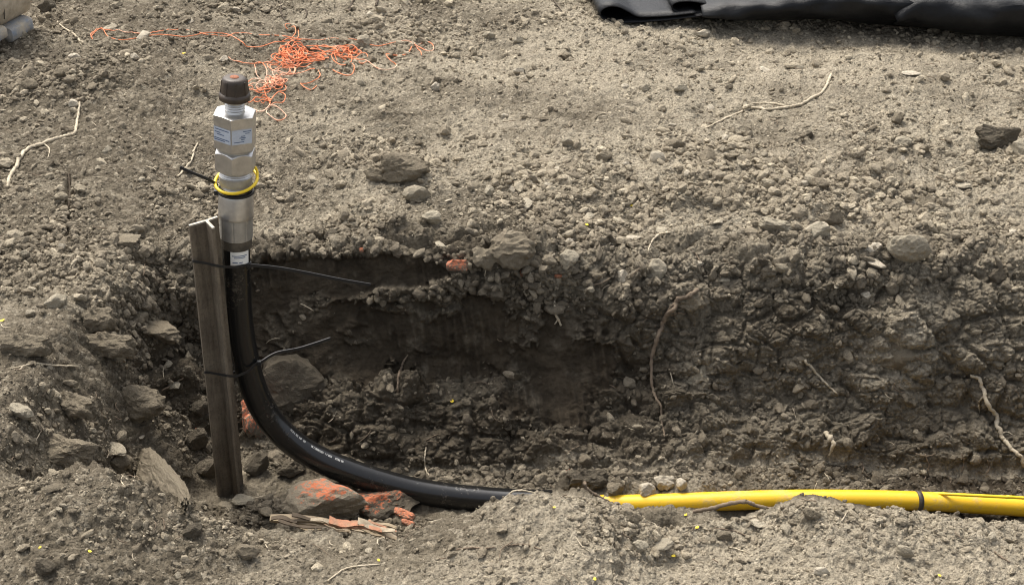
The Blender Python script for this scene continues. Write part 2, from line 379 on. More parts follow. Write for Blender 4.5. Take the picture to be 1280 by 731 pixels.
# a coarser copy of the sheet, in memory only, to set things down on
cr, cc = np.arange(0, nr, 2), np.arange(0, nc, 2)
if cr[-1] != nr - 1: cr = np.append(cr, nr - 1)
if cc[-1] != nc - 1: cc = np.append(cc, nc - 1)
PC = P1[np.ix_(cr, cc)]
ci = np.arange(PC.shape[0] * PC.shape[1]).reshape(PC.shape[:2])
cq = np.stack([ci[:-1, :-1], ci[:-1, 1:], ci[1:, 1:], ci[1:, :-1]], -1).reshape(-1, 4)
BVH = BVHTree.FromPolygons(PC.reshape(-1, 3).tolist(), cq.tolist())
def hit(u, v):
    d = ray(u, v).normalized()
    p, n, i, dist = BVH.ray_cast(Vector((0, 0, H)), d)
    if n.dot(d) > 0: n = -n
    return p, n
def drop(x, y):
    p, n, i, dist = BVH.ray_cast(Vector((x, y, 2.0)), Vector((0, 0, -1)))
    return p

# ------------------------------------------------------------------ object helpers
def tag(o, label=None, cat=None, group=None, kind=None):
    if label: o['label'] = label
    if cat: o['category'] = cat
    if group: o['group'] = group
    if kind: o['kind'] = kind
    return o
def empty(name, loc, label, cat, group=None):
    o = bpy.data.objects.new(name, None); COL.objects.link(o); o.location = loc; o.empty_display_size = 0.05
    return tag(o, label, cat, group)
def link_mesh(name, me, parent=None, loc=None):
    o = bpy.data.objects.new(name, me); COL.objects.link(o)
    if parent is not None:
        o.parent = parent
        o.location = -Vector(parent.location) if loc is None else Vector(loc)
    elif loc is not None: o.location = loc
    return o
def mesh(name, verts, faces, mat, smooth=True):
    me = bpy.data.meshes.new(name); me.from_pydata([tuple(v) for v in verts], [], faces); me.update()
    if smooth: me.polygons.foreach_set('use_smooth', [True] * len(me.polygons))
    if mat: me.materials.append(mat)
    bm = bmesh.new(); bm.from_mesh(me); bmesh.ops.recalc_face_normals(bm, faces=bm.faces); bm.to_mesh(me); bm.free()
    return me
def sharp(me, deg=35):
    bm = bmesh.new(); bm.from_mesh(me)
    for e in bm.edges:
        if len(e.link_faces) == 2 and e.calc_face_angle(0) > math.radians(deg): e.smooth = False
    bm.to_mesh(me); bm.free(); return me
def catmull(pts, n):
    p = [Vector(q) for q in pts]; p = [2 * p[0] - p[1]] + p + [2 * p[-1] - p[-2]]
    out = []
    for i in range(1, len(p) - 2):
        for k in range(n):
            t = k / n
            out.append(0.5 * (2 * p[i] + (p[i + 1] - p[i - 1]) * t + (2 * p[i - 1] - 5 * p[i] + 4 * p[i + 1] - p[i + 2]) * t * t
                              + (3 * p[i] - p[i - 1] - 3 * p[i + 1] + p[i + 2]) * t ** 3))
    out.append(p[-2]); return out
def tube(pts, rad, ns=8, closed=False, sx=1.0):
    pts = [Vector(p) for p in pts]; n = len(pts)
    V, Fc = [], []
    up = Vector((0.13, 0.31, 0.94)).normalized(); prev = None
    for i, p in enumerate(pts):
        if closed: t = pts[(i + 1) % n] - pts[i - 1]
        else: t = pts[min(i + 1, n - 1)] - pts[max(i - 1, 0)]
        t = t.normalized() if t.length > 1e-9 else Vector((0, 0, 1))
        a = prev if prev is not None else (up if abs(t.dot(up)) < 0.95 else Vector((1, 0, 0)))
        b = (a - t * a.dot(t)).normalized(); prev = b; c = t.cross(b)
        r = rad[i] if hasattr(rad, '__len__') else rad
        for k in range(ns):
            q = 2 * math.pi * k / ns
            V.append(p + b * (math.cos(q) * r) + c * (math.sin(q) * r * sx))
    m = n if closed else n - 1
    for i in range(m):
        for k in range(ns):
            i2 = (i + 1) % n
            Fc.append((i * ns + k, i * ns + (k + 1) % ns, i2 * ns + (k + 1) % ns, i2 * ns + k))
    if not closed:
        Fc.append(tuple(range(ns - 1, -1, -1))); Fc.append(tuple(range((n - 1) * ns, n * ns)))
    return V, Fc
def merge(parts):
    V, Fc = [], []
    for v, f in parts:
        o = len(V); V += list(v); Fc += [tuple(i + o for i in q) for q in f]
    return V, Fc

# ------------------------------------------------------------------ stones and clods
def ico(sub):
    bm = bmesh.new(); bmesh.ops.create_icosphere(bm, subdivisions=sub, radius=1)
    v = np.array([x.co[:] for x in bm.verts]); f = np.array([[q.index for q in x.verts] for x in bm.faces]); bm.free(); return v, f
ICO = {k: ico(k) for k in (1, 2, 3, 4, 5)}
ICO[0] = (np.array([(1, 0, 0), (-1, 0, 0), (0, 1, 0), (0, -1, 0), (0, 0, 1), (0, 0, -1)], float), np.array([(0, 2, 4), (2, 1, 4), (1, 3, 4), (3, 0, 4), (2, 0, 5), (1, 2, 5), (3, 1, 5), (0, 3, 5)]))
def stone_shape(sub, planes, rough, seed, flat=1.0, lumps=0.0):
    r_ = np.random.default_rng(seed)
    v, f = ICO[sub]; d = v / np.linalg.norm(v, axis=1, keepdims=True)
    pn = r_.normal(size=(planes, 3)); pn /= np.linalg.norm(pn, axis=1, keepdims=True)
    pd = r_.uniform(0.62, 0.98, planes)
    dots = d @ pn.T
    r = np.min(np.where(dots > 0.05, pd[None] / np.maximum(dots, 0.05), 9), axis=1); r = np.minimum(r, 1.25)
    ph = r_.uniform(0, 99, 6)
    wts = d ** 4 / np.sum(d ** 4, axis=1, keepdims=True)
    def n3(s, k): return wts[:, 2] * perlin(d[:, 0] * s + ph[k % 6], d[:, 1] * s, seed + k) + wts[:, 0] * perlin(d[:, 1] * s + ph[(k + 1) % 6], d[:, 2] * s, seed + k + 7) + wts[:, 1] * perlin(d[:, 2] * s + ph[(k + 2) % 6], d[:, 0] * s, seed + k + 13)
    r = r * (1 + rough * (n3(2.0, 0) + 0.6 * n3(4.5, 1) + 0.5 * n3(9, 2) + 0.35 * n3(19, 3)))
    if lumps:
        dm = 0
        for q_, (a_, b_) in enumerate(((1, 2), (2, 0), (0, 1))):
            dm = dm + wts[:, q_] * worley(d[:, a_] * 3.3 + ph[q_], d[:, b_] * 3.3 + ph[q_ + 1], seed + q_)[3]
        r = r * (1 + lumps * (dm - 0.25))
    p = d * r[:, None]
    p *= np.array([1.0, r_.uniform(0.75, 1.0), flat])[None]
    return p, f
def np_mesh(name, v, f, mat, smooth=False):
    me = bpy.data.meshes.new(name)
    me.vertices.add(len(v)); me.vertices.foreach_set('co', v.reshape(-1).astype(np.float32))
    k = f.shape[1]
    me.loops.add(f.size); me.loops.foreach_set('vertex_index', f.reshape(-1).astype(np.int32))
    me.polygons.add(len(f)); me.polygons.foreach_set('loop_start', np.arange(0, f.size, k, dtype=np.int32))
    me.polygons.foreach_set('use_smooth', np.full(len(f), smooth))
    me.update(calc_edges=True)
    if mat: me.materials.append(mat)
    return me
SHAPES = {}
def shape(kind, mat, big=False):
    key = (kind, mat, big)
    if key not in SHAPES:
        out = []
        for q in range(7):
            sd_ = hash_seed(kind, q)
            sub = 4 if big else 3
            if kind == 'stone': v, f = stone_shape(sub, 9, 0.11, sd_, 0.78)
            elif kind == 'slab': v, f = stone_shape(sub, 11, 0.07, sd_, 0.38)
            else: v, f = stone_shape(sub, 8, 0.15, sd_, 0.78, 0.22)
            out.append(np_mesh('%s_shape' % kind, v, f, MAT[mat], smooth=False))
        SHAPES[key] = out
    return SHAPES[key]
def hash_seed(kind, q): return sum(ord(c) * (i + 3) for i, c in enumerate(kind)) * 11 + q * 101
def set_stone(name, u, v, wpx, hpx, label, kind='stone', mat='stone', rot=0.0, sink=0.3, group='loose stones and clods on the dug soil', variant=None, cat='stone', off=0.0):
    p, n = hit(u, v + hpx * 0.12)
    dpt = depth_of(p); hw = wpx / 2 * dpt / F; hh = hpx / 2 * dpt / F
    ms = shape(kind, mat, wpx > 34)
    me = ms[(variant if variant is not None else int(u * 3 + v * 7)) % 7]
    o = link_mesh(name, me, None, p + n * (hh * (0.85 - sink)) + Vector((0, off, -off * 0.9)))
    q = Matrix.Rotation(rot if rot else random.uniform(-0.5, 0.5), 4, 'Z')
    o.rotation_euler = q.to_euler()
    o.scale = (hw, max(hh, hw * 0.7), hh * 1.25)
    return tag(o, label, cat, group)

# ------------------------------------------------------------------ the riser: black casing bending up out of the trench, metal fittings, cap
YR = 2.19
AXA, AXB = at_y(296, 345, YR), at_y(293, 97, YR)
AXD = (AXB - AXA).normalized(); AXX = (Vector((1, 0, 0)) - AXD * AXD.x).normalized(); AXY = AXD.cross(AXX)
def ax(v):
    lo, hi = -0.3, 0.8
    for _ in range(40):
        m = (lo + hi) / 2
        vv = project(np.array(AXA + AXD * m)[None])[1][0]
        if vv > v: lo = m
        else: hi = m
    return lo
def rpx(wpx, v): return wpx / 2 * depth_of(AXA + AXD * ax(v)) / F
def ring_pt(s, r, th): return AXA + AXD * s + AXX * (math.cos(th) * r) + AXY * (math.sin(th) * r)
def lathe(prof, ns=48, caps=True):
    V, Fc = [], []
    for s, r in prof:
        for k in range(ns): V.append(ring_pt(s, r, 2 * math.pi * k / ns))
    for i in range(len(prof) - 1):
        for k in range(ns): Fc.append((i * ns + k, i * ns + (k + 1) % ns, (i + 1) * ns + (k + 1) % ns, (i + 1) * ns + k))
    if caps: Fc.append(tuple(range(ns))[::-1]); Fc.append(tuple(range((len(prof) - 1) * ns, len(prof) * ns)))
    return V, Fc
def lathe_px(prof, dv=-7.5, **kw): return lathe([(ax(v + dv), rpx(wd, v)) for v, wd in prof], **kw)
def hexnut(v0, v1, w_flats, ch=0.0042, ns=96):
    a = rpx(w_flats, (v0 + v1) / 2); R = a / math.cos(math.pi / 6)
    s0, s1 = ax(v0), ax(v1); lev = []
    for q in range(7): lev.append((s0 + ch * q / 6, a * 0.97 + (R - a * 0.97) * (q / 6)))
    for q in range(6, -1, -1): lev.append((s1 - ch * q / 6, a * 0.97 + (R - a * 0.97) * (q / 6)))
    V, Fc = [], []
    for s, rc in lev:
        for k in range(ns):
            th = 2 * math.pi * k / ns
            rel = ((th - (-math.pi / 2)) % (math.pi / 3)) - math.pi / 6
            V.append(ring_pt(s, min(a / math.cos(rel), rc), th))
    n = len(lev)
    for i in range(n - 1):
        for k in range(ns): Fc.append((i * ns + k, i * ns + (k + 1) % ns, (i + 1) * ns + (k + 1) % ns, (i + 1) * ns + k))
    Fc.append(tuple(range(ns))[::-1]); Fc.append(tuple(range((n - 1) * ns, n * ns)))
    return V, Fc
MAT['zinc'] = plain('zinc_plated_steel', (0.56, 0.55, 0.53), 0.38, 0.9, 0.18, 60, col2=(0.44, 0.43, 0.41))
MAT['zinc_dull'] = plain('dull_zinc', (0.46, 0.45, 0.42), 0.48, 0.7, 0.2, 60, col2=(0.34, 0.33, 0.30))
MAT['black_plastic'] = plain('black_plastic', (0.010, 0.0098, 0.0095), 0.27, 0, 0.3, 60, 0.5, col2=(0.030, 0.026, 0.021))
MAT['black_dusty'] = plain('dusty_black_plastic', (0.030, 0.026, 0.021), 0.6, 0, 0.3, 30, 0.4, 0.001, col2=(0.13, 0.108, 0.078))
MAT['cap'] = plain('dirty_brown_cap', (0.034, 0.025, 0.018), 0.5, 0, 0.3, 45, 0.45, 0.001, col2=(0.070, 0.050, 0.034))
MAT['rust'] = plain('orange_paint', (0.34, 0.12, 0.06), 0.8, 0, 0.3, 320, 0.2, 0.001, col2=(0.14, 0.085, 0.06))
MAT['sticker'] = plain('white_sticker', (0.80, 0.79, 0.74), 0.5, 0, 0.08, 50)
MAT['label_blue'] = plain('pale_blue_label', (0.50, 0.55, 0.62), 0.45, 0, 0.12, 80)
MAT['ink'] = plain('dark_ink', (0.03, 0.04, 0.07), 0.6)
MAT['ink_blue'] = plain('blue_ink', (0.06, 0.10, 0.20), 0.6)
def dusty(name, col, dustc, rough, amt, spec=0.5, rings=0.0):
    m, n, b = M(name)
    co = node(n, 'ShaderNodeTexCoord').outputs['Object']; geo = node(n, 'ShaderNodeNewGeometry')
    f = tex_noise(n, co, 14, 8, 0.72); g = tex_noise(n, co, 160, 5, 0.7)
    k = mth(n, 'ADD', f, mth(n, 'MULTIPLY', mth(n, 'SUBTRACT', g, 0.5), 0.55))
    k = ramp(n, k, amt, amt + 0.22)
    L(n, mixc(n, mth(n, 'MULTIPLY', k, 0.8), col, dustc), b.inputs['Base Color'])
    L(n, mth(n, 'ADD', rough, mth(n, 'MULTIPLY', k, 0.45)), b.inputs['Roughness']); b.inputs['Specular IOR Level'].default_value = spec
    L(n, bump(n, mth(n, 'ADD', k, mth(n, 'MULTIPLY', g, 0.3)), 0.0006, 0.6), b.inputs['Normal'])
    return m
MAT['yellow_pe'] = dusty('yellow_polythene', (0.72, 0.445, 0.014), (0.40, 0.31, 0.16), 0.42, 0.53)
MAT['black_pe'] = dusty('black_polythene_dusty', (0.010, 0.0098, 0.0095), (0.13, 0.106, 0.075), 0.19, 0.60)
MAT['yellow_wire'] = plain('yellow_wire', (0.84, 0.58, 0.02), 0.45, 0, 0.08, 60)
MAT['tie'] = plain('black_nylon', (0.010, 0.010, 0.010), 0.55, 0, 0.2, 60)
riser = empty('gas_riser', AXA - AXD * 0.5, 'upright black plastic riser pipe with stacked silver fittings, bending along the trench floor', 'pipe')
# casing
CZ = [(293, 288, YR), (296, 345, YR), (298.5, 395, YR), (305, 440, YR), (317, 485, 2.188), (337, 523, 2.185), (366, 553, 2.182), (402, 575, 2.18), (450, 594, 2.177),
      (510, 611, 2.174), (560, 619.5, 2.172), (610, 624.5, 2.171), (650, 627, 2.17), (690, 628, 2.17)]
cpts = catmull([at_y(*q) for q in CZ], 14)
RC = 0.0252
V, Fc = tube(cpts, [RC * (1 + 0.006 * (i % 2)) for i in range(len(cpts))], 32)
link_mesh('casing', mesh('casing', V, Fc, MAT['black_pe']), riser)
# printing along the casing: short pale marks following the bend
V, Fc = [], []
for i in range(len(cpts) - 1):
    u_, v_ = project(np.array(cpts[i])[None]); u_, v_ = u_[0], v_[0]
    if (352 < u_ < 372 or 378 < u_ < 424) and v_ > 520:
        t = (cpts[i + 1] - cpts[i]); L_ = t.length; t = t.normalized()
        nb = Vector((0, -1, 0)); nu = t.cross(nb).normalized()
        if nu.z < 0: nu = -nu
        for q in range(3):
            if random.random() < 0.25: continue
            w0 = q / 3 * L_; w1 = w0 + L_ * random.uniform(0.15, 0.27)
            o = len(V)
            for ss, ang in ((w0, 66), (w1, 66), (w1, 76), (w0, 76)):
                a_ = math.radians(ang - 2); V.append(cpts[i] + t * ss + (nb * math.cos(a_) + nu * math.sin(a_)) * (RC * 1.012 + 0.0004))
            Fc.append((o, o + 1, o + 2, o + 3))
MAT['print_grey'] = plain('worn_grey_print', (0.42, 0.42, 0.40), 0.6, 0, 0.5, 200)
link_mesh('print_line', mesh('print_line', V, Fc, MAT['print_grey'], False), riser)
# casing neck, sleeve, fittings
def part(name, vf, mat, deg=30, parent=None): return link_mesh(name, sharp(mesh(name, vf[0], vf[1], MAT[mat]), deg), parent or riser)
part('seal_band', lathe_px([(314, 35), (314, 38), (309, 38.5), (302, 38.5), (301, 37)]), 'black_dusty')
fl = []
for k in range(96):
    pass
def fluted(v0, v1, w, n=14):
    V, Fc = [], []; ns = 112
    for v_, m in ((v0, 0.90), (v0 - 0.8, 1.0), (v1 + 0.8, 1.0), (v1, 0.94)):
        for k in range(ns):
            f = 1.0 if (k % 14) > 0 else 0.97
            V.append(ring_pt(ax(v_ - 7.5), rpx(w, 290) * m * f, 2 * math.pi * k / ns))
    for i in range(3):
        for k in range(ns): Fc.append((i * ns + k, i * ns + (k + 1) % ns, (i + 1) * ns + (k + 1) % ns, (i + 1) * ns + k))
    Fc.append(tuple(range(ns))[::-1]); Fc.append(tuple(range(3 * ns, 4 * ns)))
    return V, Fc
part('fluted_sleeve', fluted(303, 276, 41), 'zinc_dull')
part('sleeve', lathe_px([(276.5, 39), (276.5, 43), (274, 44), (272.5, 43.5), (250, 43), (247.5, 41), (247.5, 36)]), 'zinc')
part('rubber_ring', lathe_px([(249, 37), (248, 41), (243, 41.5), (240, 40), (240, 36)]), 'black_pe')
thr = []
for i in range(9):
    v_ = 241 - i * 2.5; thr += [(v_, 37), (v_ - 1.2, 39)]
part('threaded_neck', lathe_px(thr + [(212, 37)]), 'zinc')
part('collar', lathe_px([(236, 38), (236, 41), (226, 41), (225, 38)]), 'zinc_dull')
part('lower_hex_nut', hexnut(211, 186, 46), 'zinc', 20)
part('round_shoulder', lathe_px([(190, 39), (189, 43), (178, 43.5), (177, 40)], dv=-2), 'zinc_dull')
uhex = part('upper_hex_body', hexnut(182, 139.5, 48, 0.0016), 'zinc', 20)
part('threaded_nipple', lathe_px([(141, 26), (139, 25), (137, 23), (135.5, 25), (134, 23), (132.5, 25), (131, 23), (129.5, 25), (128, 23), (124, 23), (116, 23)], dv=0), 'zinc')
cap = part('end_cap', lathe_px([(122, 30), (127, 37), (126, 39.2), (122, 39.4), (119.5, 38), (118.5, 34.5), (112, 33.6), (105, 32), (101.5, 30), (100, 26), (99.6, 20)], dv=-3), 'cap', 45)
def rel_child(name, vf, mat, parent_obj, smooth=True):
    o = link_mesh(name, mesh(name, vf[0], vf[1], MAT[mat], smooth)); o.parent = parent_obj
    o.location = -(Vector(riser.location) + Vector(parent_obj.location)) ; return o
rel_child('paint_mark', lathe_px([(99.9, 12), (99.0, 11), (98.9, 3)], dv=-3, ns=24), 'rust', cap)
ribs = []
for k in range(8):
    th = 2 * math.pi * k / 8 + 0.3
    b = []
    for s, r in ((ax(115), rpx(34, 118)), (ax(99.5), rpx(30, 102))):
        for dr, dt in ((-0.002, -0.09), (0.0016, -0.06), (0.0016, 0.06), (-0.002, 0.09)): b.append(ring_pt(s, r + dr, th + dt))
    ribs.append((b, [(0, 1, 5, 4), (1, 2, 6, 5), (2, 3, 7, 6), (0, 3, 2, 1), (4, 5, 6, 7)]))
rel_child('rib', merge(ribs), 'cap', cap, False)
# labels on the hex body (two facets) and on the casing
def hex_patch(side, x0, x1, v0, v1, off):
    a = rpx(48, 160)
    th = -math.pi / 2 + side * math.pi / 6
    nrm = AXX * math.cos(th) + AXY * math.sin(th); tg = AXX * -math.sin(th) + AXY * math.cos(th)
    hw = a * math.tan(math.pi / 6); out = []
    for xx, vv in ((x0, v0), (x1, v0), (x1, v1), (x0, v1)): out.append(AXA + AXD * ax(vv) + nrm * (a + off) + tg * (xx * hw))
    return out, [(0, 1, 2, 3)]
for sd_ in (-1, 1):
    lb = rel_child('sticker', hex_patch(sd_, -0.96, 0.94, 171, 153, 0.0005), 'label_blue', uhex, False)
lines = []
for v_, x0, x1 in ((155.5, -0.8, 0.75), (159, -0.85, -0.2), (161.5, -0.6, 0.2), (166.5, -0.9, 0.8), (168.6, -0.9, 0.3)):
    lines.append(hex_patch(-1, x0, x1, v_ + 0.55, v_ - 0.4, 0.0009))
for v_, x0, x1 in ((155.5, 0.1, 0.85), (158, 0.3, 0.7), (161, -0.1, 0.3), (163, -0.25, 0.35), (165, -0.1, 0.25), (168, -0.75, 0.2)):
    lines.append(hex_patch(1, x0, x1, v_ + 0.5, v_ - 0.35, 0.0009))
rel_child('print_line', merge(lines), 'ink_blue', uhex, False)
def casing_patch(a0, a1, v0, v1, off, n=8):
    V, Fc = [], []
    for i in range(n + 1):
        th = -math.pi / 2 + math.radians(a0 + (a1 - a0) * i / n)
        for vv in (v0, v1): V.append(ring_pt(ax(vv - 6.5), RC * 1.006 + off, th))
    for i in range(n): Fc.append((2 * i, 2 * i + 2, 2 * i + 3, 2 * i + 1))
    return V, Fc
stk = link_mesh('sticker', mesh('sticker', *casing_patch(-14, 62, 332, 305.5, 0.0007), MAT['sticker']), riser)
ln = []
for v_, a0, a1 in ((318.2, -8, 52), (320.4, 0, 45), (326.2, -6, 14), (326.2, 20, 34)): ln.append(casing_patch(a0, a1, v_ + 0.5, v_ - 0.5, 0.0011, 4))
rel_child('print_line', merge(ln), 'ink_blue', stk)

# yellow wire ring hung round the fittings
c0 = AXA + AXD * ax(225); rr = rpx(52, 225)
pts = []
for k in range(44):
    th = 2 * math.pi * k / 44
    pts.append(c0 + AXX * (math.cos(th) * rr + 0.001) + AXY * (math.sin(th) * rr * 1.02) + AXD * (0.004 * math.cos(th) + 0.0085 * math.sin(th)))
V, Fc = tube(pts, 0.0027, 10, True)
wl = empty('wire_ring', c0, 'thin yellow wire ring hanging loosely round the silver fittings', 'wire')
link_mesh('loop', mesh('loop', V, Fc, MAT['yellow_wire']), wl)
V, Fc = tube(catmull([c0 + AXX * rr + AXD * 0.004, c0 + AXX * rr * 1.0 + AXD * 0.012 + AXY * 0.01, c0 + AXX * rr * 0.88 + AXD * 0.022 + AXY * 0.012], 5), 0.0022, 8)
link_mesh('loose_end', mesh('loose_end', V, Fc, MAT['yellow_wire']), wl)

# ------------------------------------------------------------------ steel picket beside the riser
m, n, b = M('weathered_brown_steel')
co = node(n, 'ShaderNodeTexCoord').outputs['Object']
mp_ = node(n, 'ShaderNodeMapping'); mp_.inputs['Scale'].default_value = (90, 90, 7); L(n, co, mp_.inputs['Vector'])
sk = tex_noise(n, mp_.outputs[0], 1.0, 7, 0.7); bl = tex_noise(n, co, 24, 8, 0.72); pt = tex_noise(n, co, 260, 4, 0.7)
kk = mth(n, 'ADD', mth(n, 'MULTIPLY', sk, 0.6), mth(n, 'MULTIPLY', bl, 0.5))
c_ = mixc(n, ramp(n, kk, 0.38, 0.74), (0.062, 0.048, 0.034), (0.225, 0.185, 0.132))
c_ = mixc(n, mth(n, 'MULTIPLY', ramp(n, pt, 0.52, 0.7), 0.6), c_, (0.05, 0.036, 0.025))
L(n, c_, b.inputs['Base Color']); b.inputs['Roughness'].default_value = 0.85; b.inputs['Specular IOR Level'].default_value = 0.25
L(n, bump(n, mth(n, 'ADD', kk, mth(n, 'MULTIPLY', pt, 0.35)), 0.003, 0.9), b.inputs['Normal'])
MAT['picket'] = m
MAT['bare'] = plain('bare_worn_steel', (0.40, 0.36, 0.29), 0.5, 0.3, 0.3, 90)
YK = 2.155
jt, jb = at_y(258, 277.5, YK), at_y(292, 618, YK)
dk = (jb - jt).normalized()
def star(scale=1.0):
    arms = [Vector((-0.0260, -0.0180, 0)), Vector((0.0165, 0.0145, 0)), Vector((0.0175, -0.0280, 0))]
    arms.sort(key=lambda a: math.atan2(a.y, a.x)); hw = 0.0026 * scale; out = []
    for i, a in enumerate(arms):
        d_ = a.normalized(); pn = Vector((-d_.y, d_.x, 0))
        out += [a - pn * hw, a + pn * hw]
        b = arms[(i + 1) % 3].normalized(); pb = Vector((-b.y, b.x, 0))
        bis = (d_ + b); bis = bis.normalized() if bis.length > 1e-3 else pn
        ang = math.acos(max(-1, min(1, d_.dot(b)))) / 2
        out.append(bis * (hw / max(0.25, math.sin(ang))))
    return out
pk = empty('steel_picket', jb, 'rusty brown star-section steel picket driven in against the black riser', 'stake')
sec = star(); V, Fc = [], []
Lk = (jb - jt).length + 0.12; nl = 24
for i in range(nl + 1):
    for p in sec:
        bend = 0.0
        V.append(jt + dk * (Lk * i / nl) + p + Vector((bend, 0, 0)))
ns = len(sec)
for i in range(nl):
    for k in range(ns): Fc.append((i * ns + k, i * ns + (k + 1) % ns, (i + 1) * ns + (k + 1) % ns, (i + 1) * ns + k))
Fc.append(tuple(range(nl * ns, (nl + 1) * ns)))
link_mesh('shaft', mesh('shaft', V, Fc, MAT['picket'], False), pk)
V = [jt + p - dk * 0.0005 for p in sec] + [jt + p * 1.0 - dk * 0.0035 for p in sec]
Fc = [(k, (k + 1) % ns, ns + (k + 1) % ns, ns + k) for k in range(ns)] + [tuple(range(ns, 2 * ns)), tuple(range(ns))[::-1]]
link_mesh('cut_end', mesh('cut_end', V, Fc, MAT['bare'], False), pk)

# ------------------------------------------------------------------ cable ties
def hull2(pts):
    pts = sorted(set((round(x, 5), round(y, 5)) for x, y in pts))
    def half(ps):
        h = []
        for p in ps:
            while len(h) > 1 and (h[-1][0] - h[-2][0]) * (p[1] - h[-2][1]) - (h[-1][1] - h[-2][1]) * (p[0] - h[-2][0]) <= 0: h.pop()
            h.append(p)
        return h
    a, b = half(pts), half(pts[::-1]); return a[:-1] + b[:-1]
def densify(h, step=0.004):
    out = []
    for i in range(len(h)):
        a, b = Vector((*h[i], 0)), Vector((*h[(i + 1) % len(h)], 0)); n = max(1, int((b - a).length / step))
        out += [a.lerp(b, k / n) for k in range(n)]
    return out
def strap_mesh(pts, wd=0.0046, th=0.0013, closed=True, nrm=None):
    """flat strap: rectangle swept along pts, wide along the local vertical"""
    V, Fc = [], []; n = len(pts)
    for i, p in enumerate(pts):
        t = ((pts[(i + 1) % n] - pts[i - 1]) if closed else (pts[min(i + 1, n - 1)] - pts[max(i - 1, 0)])).normalized()
        upv = Vector((0, 0, 1)) - t * t.z; upv = upv.normalized(); sd_ = t.cross(upv)
        for a, b in ((-1, -1), (1, -1), (1, 1), (-1, 1)): V.append(p + sd_ * (a * th / 2) + upv * (b * wd / 2))
    for i in range(n if closed else n - 1):
        j = (i + 1) % n
        for k in range(4): Fc.append((i * 4 + k, i * 4 + (k + 1) % 4, j * 4 + (k + 1) % 4, j * 4 + k))
    if not closed: Fc += [(3, 2, 1, 0), tuple(range((n - 1) * 4, n * 4))]
    return V, Fc
def box(c, x, y, z):
    c = Vector(c); V = [c + Vector((sx * x / 2, sy * y / 2, sz * z / 2)) for sx in (-1, 1) for sy in (-1, 1) for sz in (-1, 1)]
    return V, [(0, 1, 3, 2), (4, 6, 7, 5), (0, 4, 5, 1), (2, 3, 7, 6), (0, 2, 6, 4), (1, 5, 7, 3)]
def curve_at(z):
    return min(cpts, key=lambda p: abs(p.z - z) + (0 if p.x < -0.2 else 9))
def tie(v_, vline, tail_px, tail_y, label):
    c = min(cpts[:90], key=lambda p: abs(project(np.array(p)[None])[1][0] - v_))
    kq = jt + dk * ((c.z + 0.02 - jt.z) / dk.z)
    r = RC + 0.0024
    pp = [(c.x + r * math.cos(a * 0.2618), c.y + r * math.sin(a * 0.2618)) for a in range(24)]
    for s_ in sec: pp.append((kq.x + s_.x * 1.06, kq.y + s_.y * 1.06))
    h = []
    for p in densify(hull2(pp)):
        u_ = project(np.array((p.x, p.y, c.z))[None])[0][0]
        d_ = ray(u_, np.interp(u_, vline[0], vline[1])); zz = H + p.y * d_.z / d_.y
        zz = min(zz, c.z + 0.035) if p.y < c.y else c.z + (zz - c.z) * 0.5
        h.append(Vector((p.x, p.y, zz)))
    for _ in range(3): h = [(h[i - 1] + h[i] * 2 + h[(i + 1) % len(h)]) / 4 for i in range(len(h))]
    head = max(h, key=lambda p: p.x - 0.6 * abs(p.y - (c.y - 0.012)))
    e = empty('cable_tie', c, label, 'cable tie', 'black cable ties round the riser')
    link_mesh('strap', mesh('strap', *strap_mesh(h), MAT['tie'], False), e)
    link_mesh('head', mesh('head', *box(head + Vector((0.002, -0.002, 0)), 0.007, 0.006, 0.008), MAT['tie'], False), e)
    tp = [head + Vector((0.003, -0.002, 0))] + [at_y(u, vv, tail_y[0] + (tail_y[1] - tail_y[0]) * (i + 1) / len(tail_px)) for i, (u, vv) in enumerate(tail_px)]
    link_mesh('tail', mesh('tail', *strap_mesh(catmull(tp, 8), 0.0056, 0.0020, False), MAT['tie'], False), e)
tie(331, ([247, 275, 296, 312], [325, 333, 334, 330]), [(345, 334.5), (380, 340.5), (425, 349.5), (463, 356)], (2.18, 2.25), 'upper black cable tie with a long tail pointing right along the cut wall')
tie(464, ([262, 295, 312, 327], [465, 471, 464, 449]), [(345, 441.5), (372, 436), (395, 429), (413, 423)], (2.18, 2.25), 'lower black cable tie binding picket and bend, short tail rising right')
e = empty('cable_tie', AXA + AXD * ax(243), 'topmost black cable tie below the yellow ring, tail poking left', 'cable tie', 'black cable ties round the riser')
r_ = rpx(42.5, 244) + 0.0012
link_mesh('strap', mesh('strap', *strap_mesh([ring_pt(ax(238), r_, 2 * math.pi * k / 40) for k in range(40)], 0.0046, 0.0016), MAT['tie'], False), e)
tp = [ring_pt(ax(234), r_, math.pi)] + [at_y(268, 228.5, 2.18), at_y(255, 222, 2.17), at_y(240, 216, 2.165), at_y(225, 209, 2.16)]
link_mesh('tail', mesh('tail', *strap_mesh(catmull(tp, 8), 0.0050, 0.0017, False), MAT['tie'], False), e)
link_mesh('head', mesh('head', *box(ring_pt(ax(241), r_ + 0.002, math.pi * 1.04), 0.007, 0.008, 0.008), MAT['tie'], False), e)

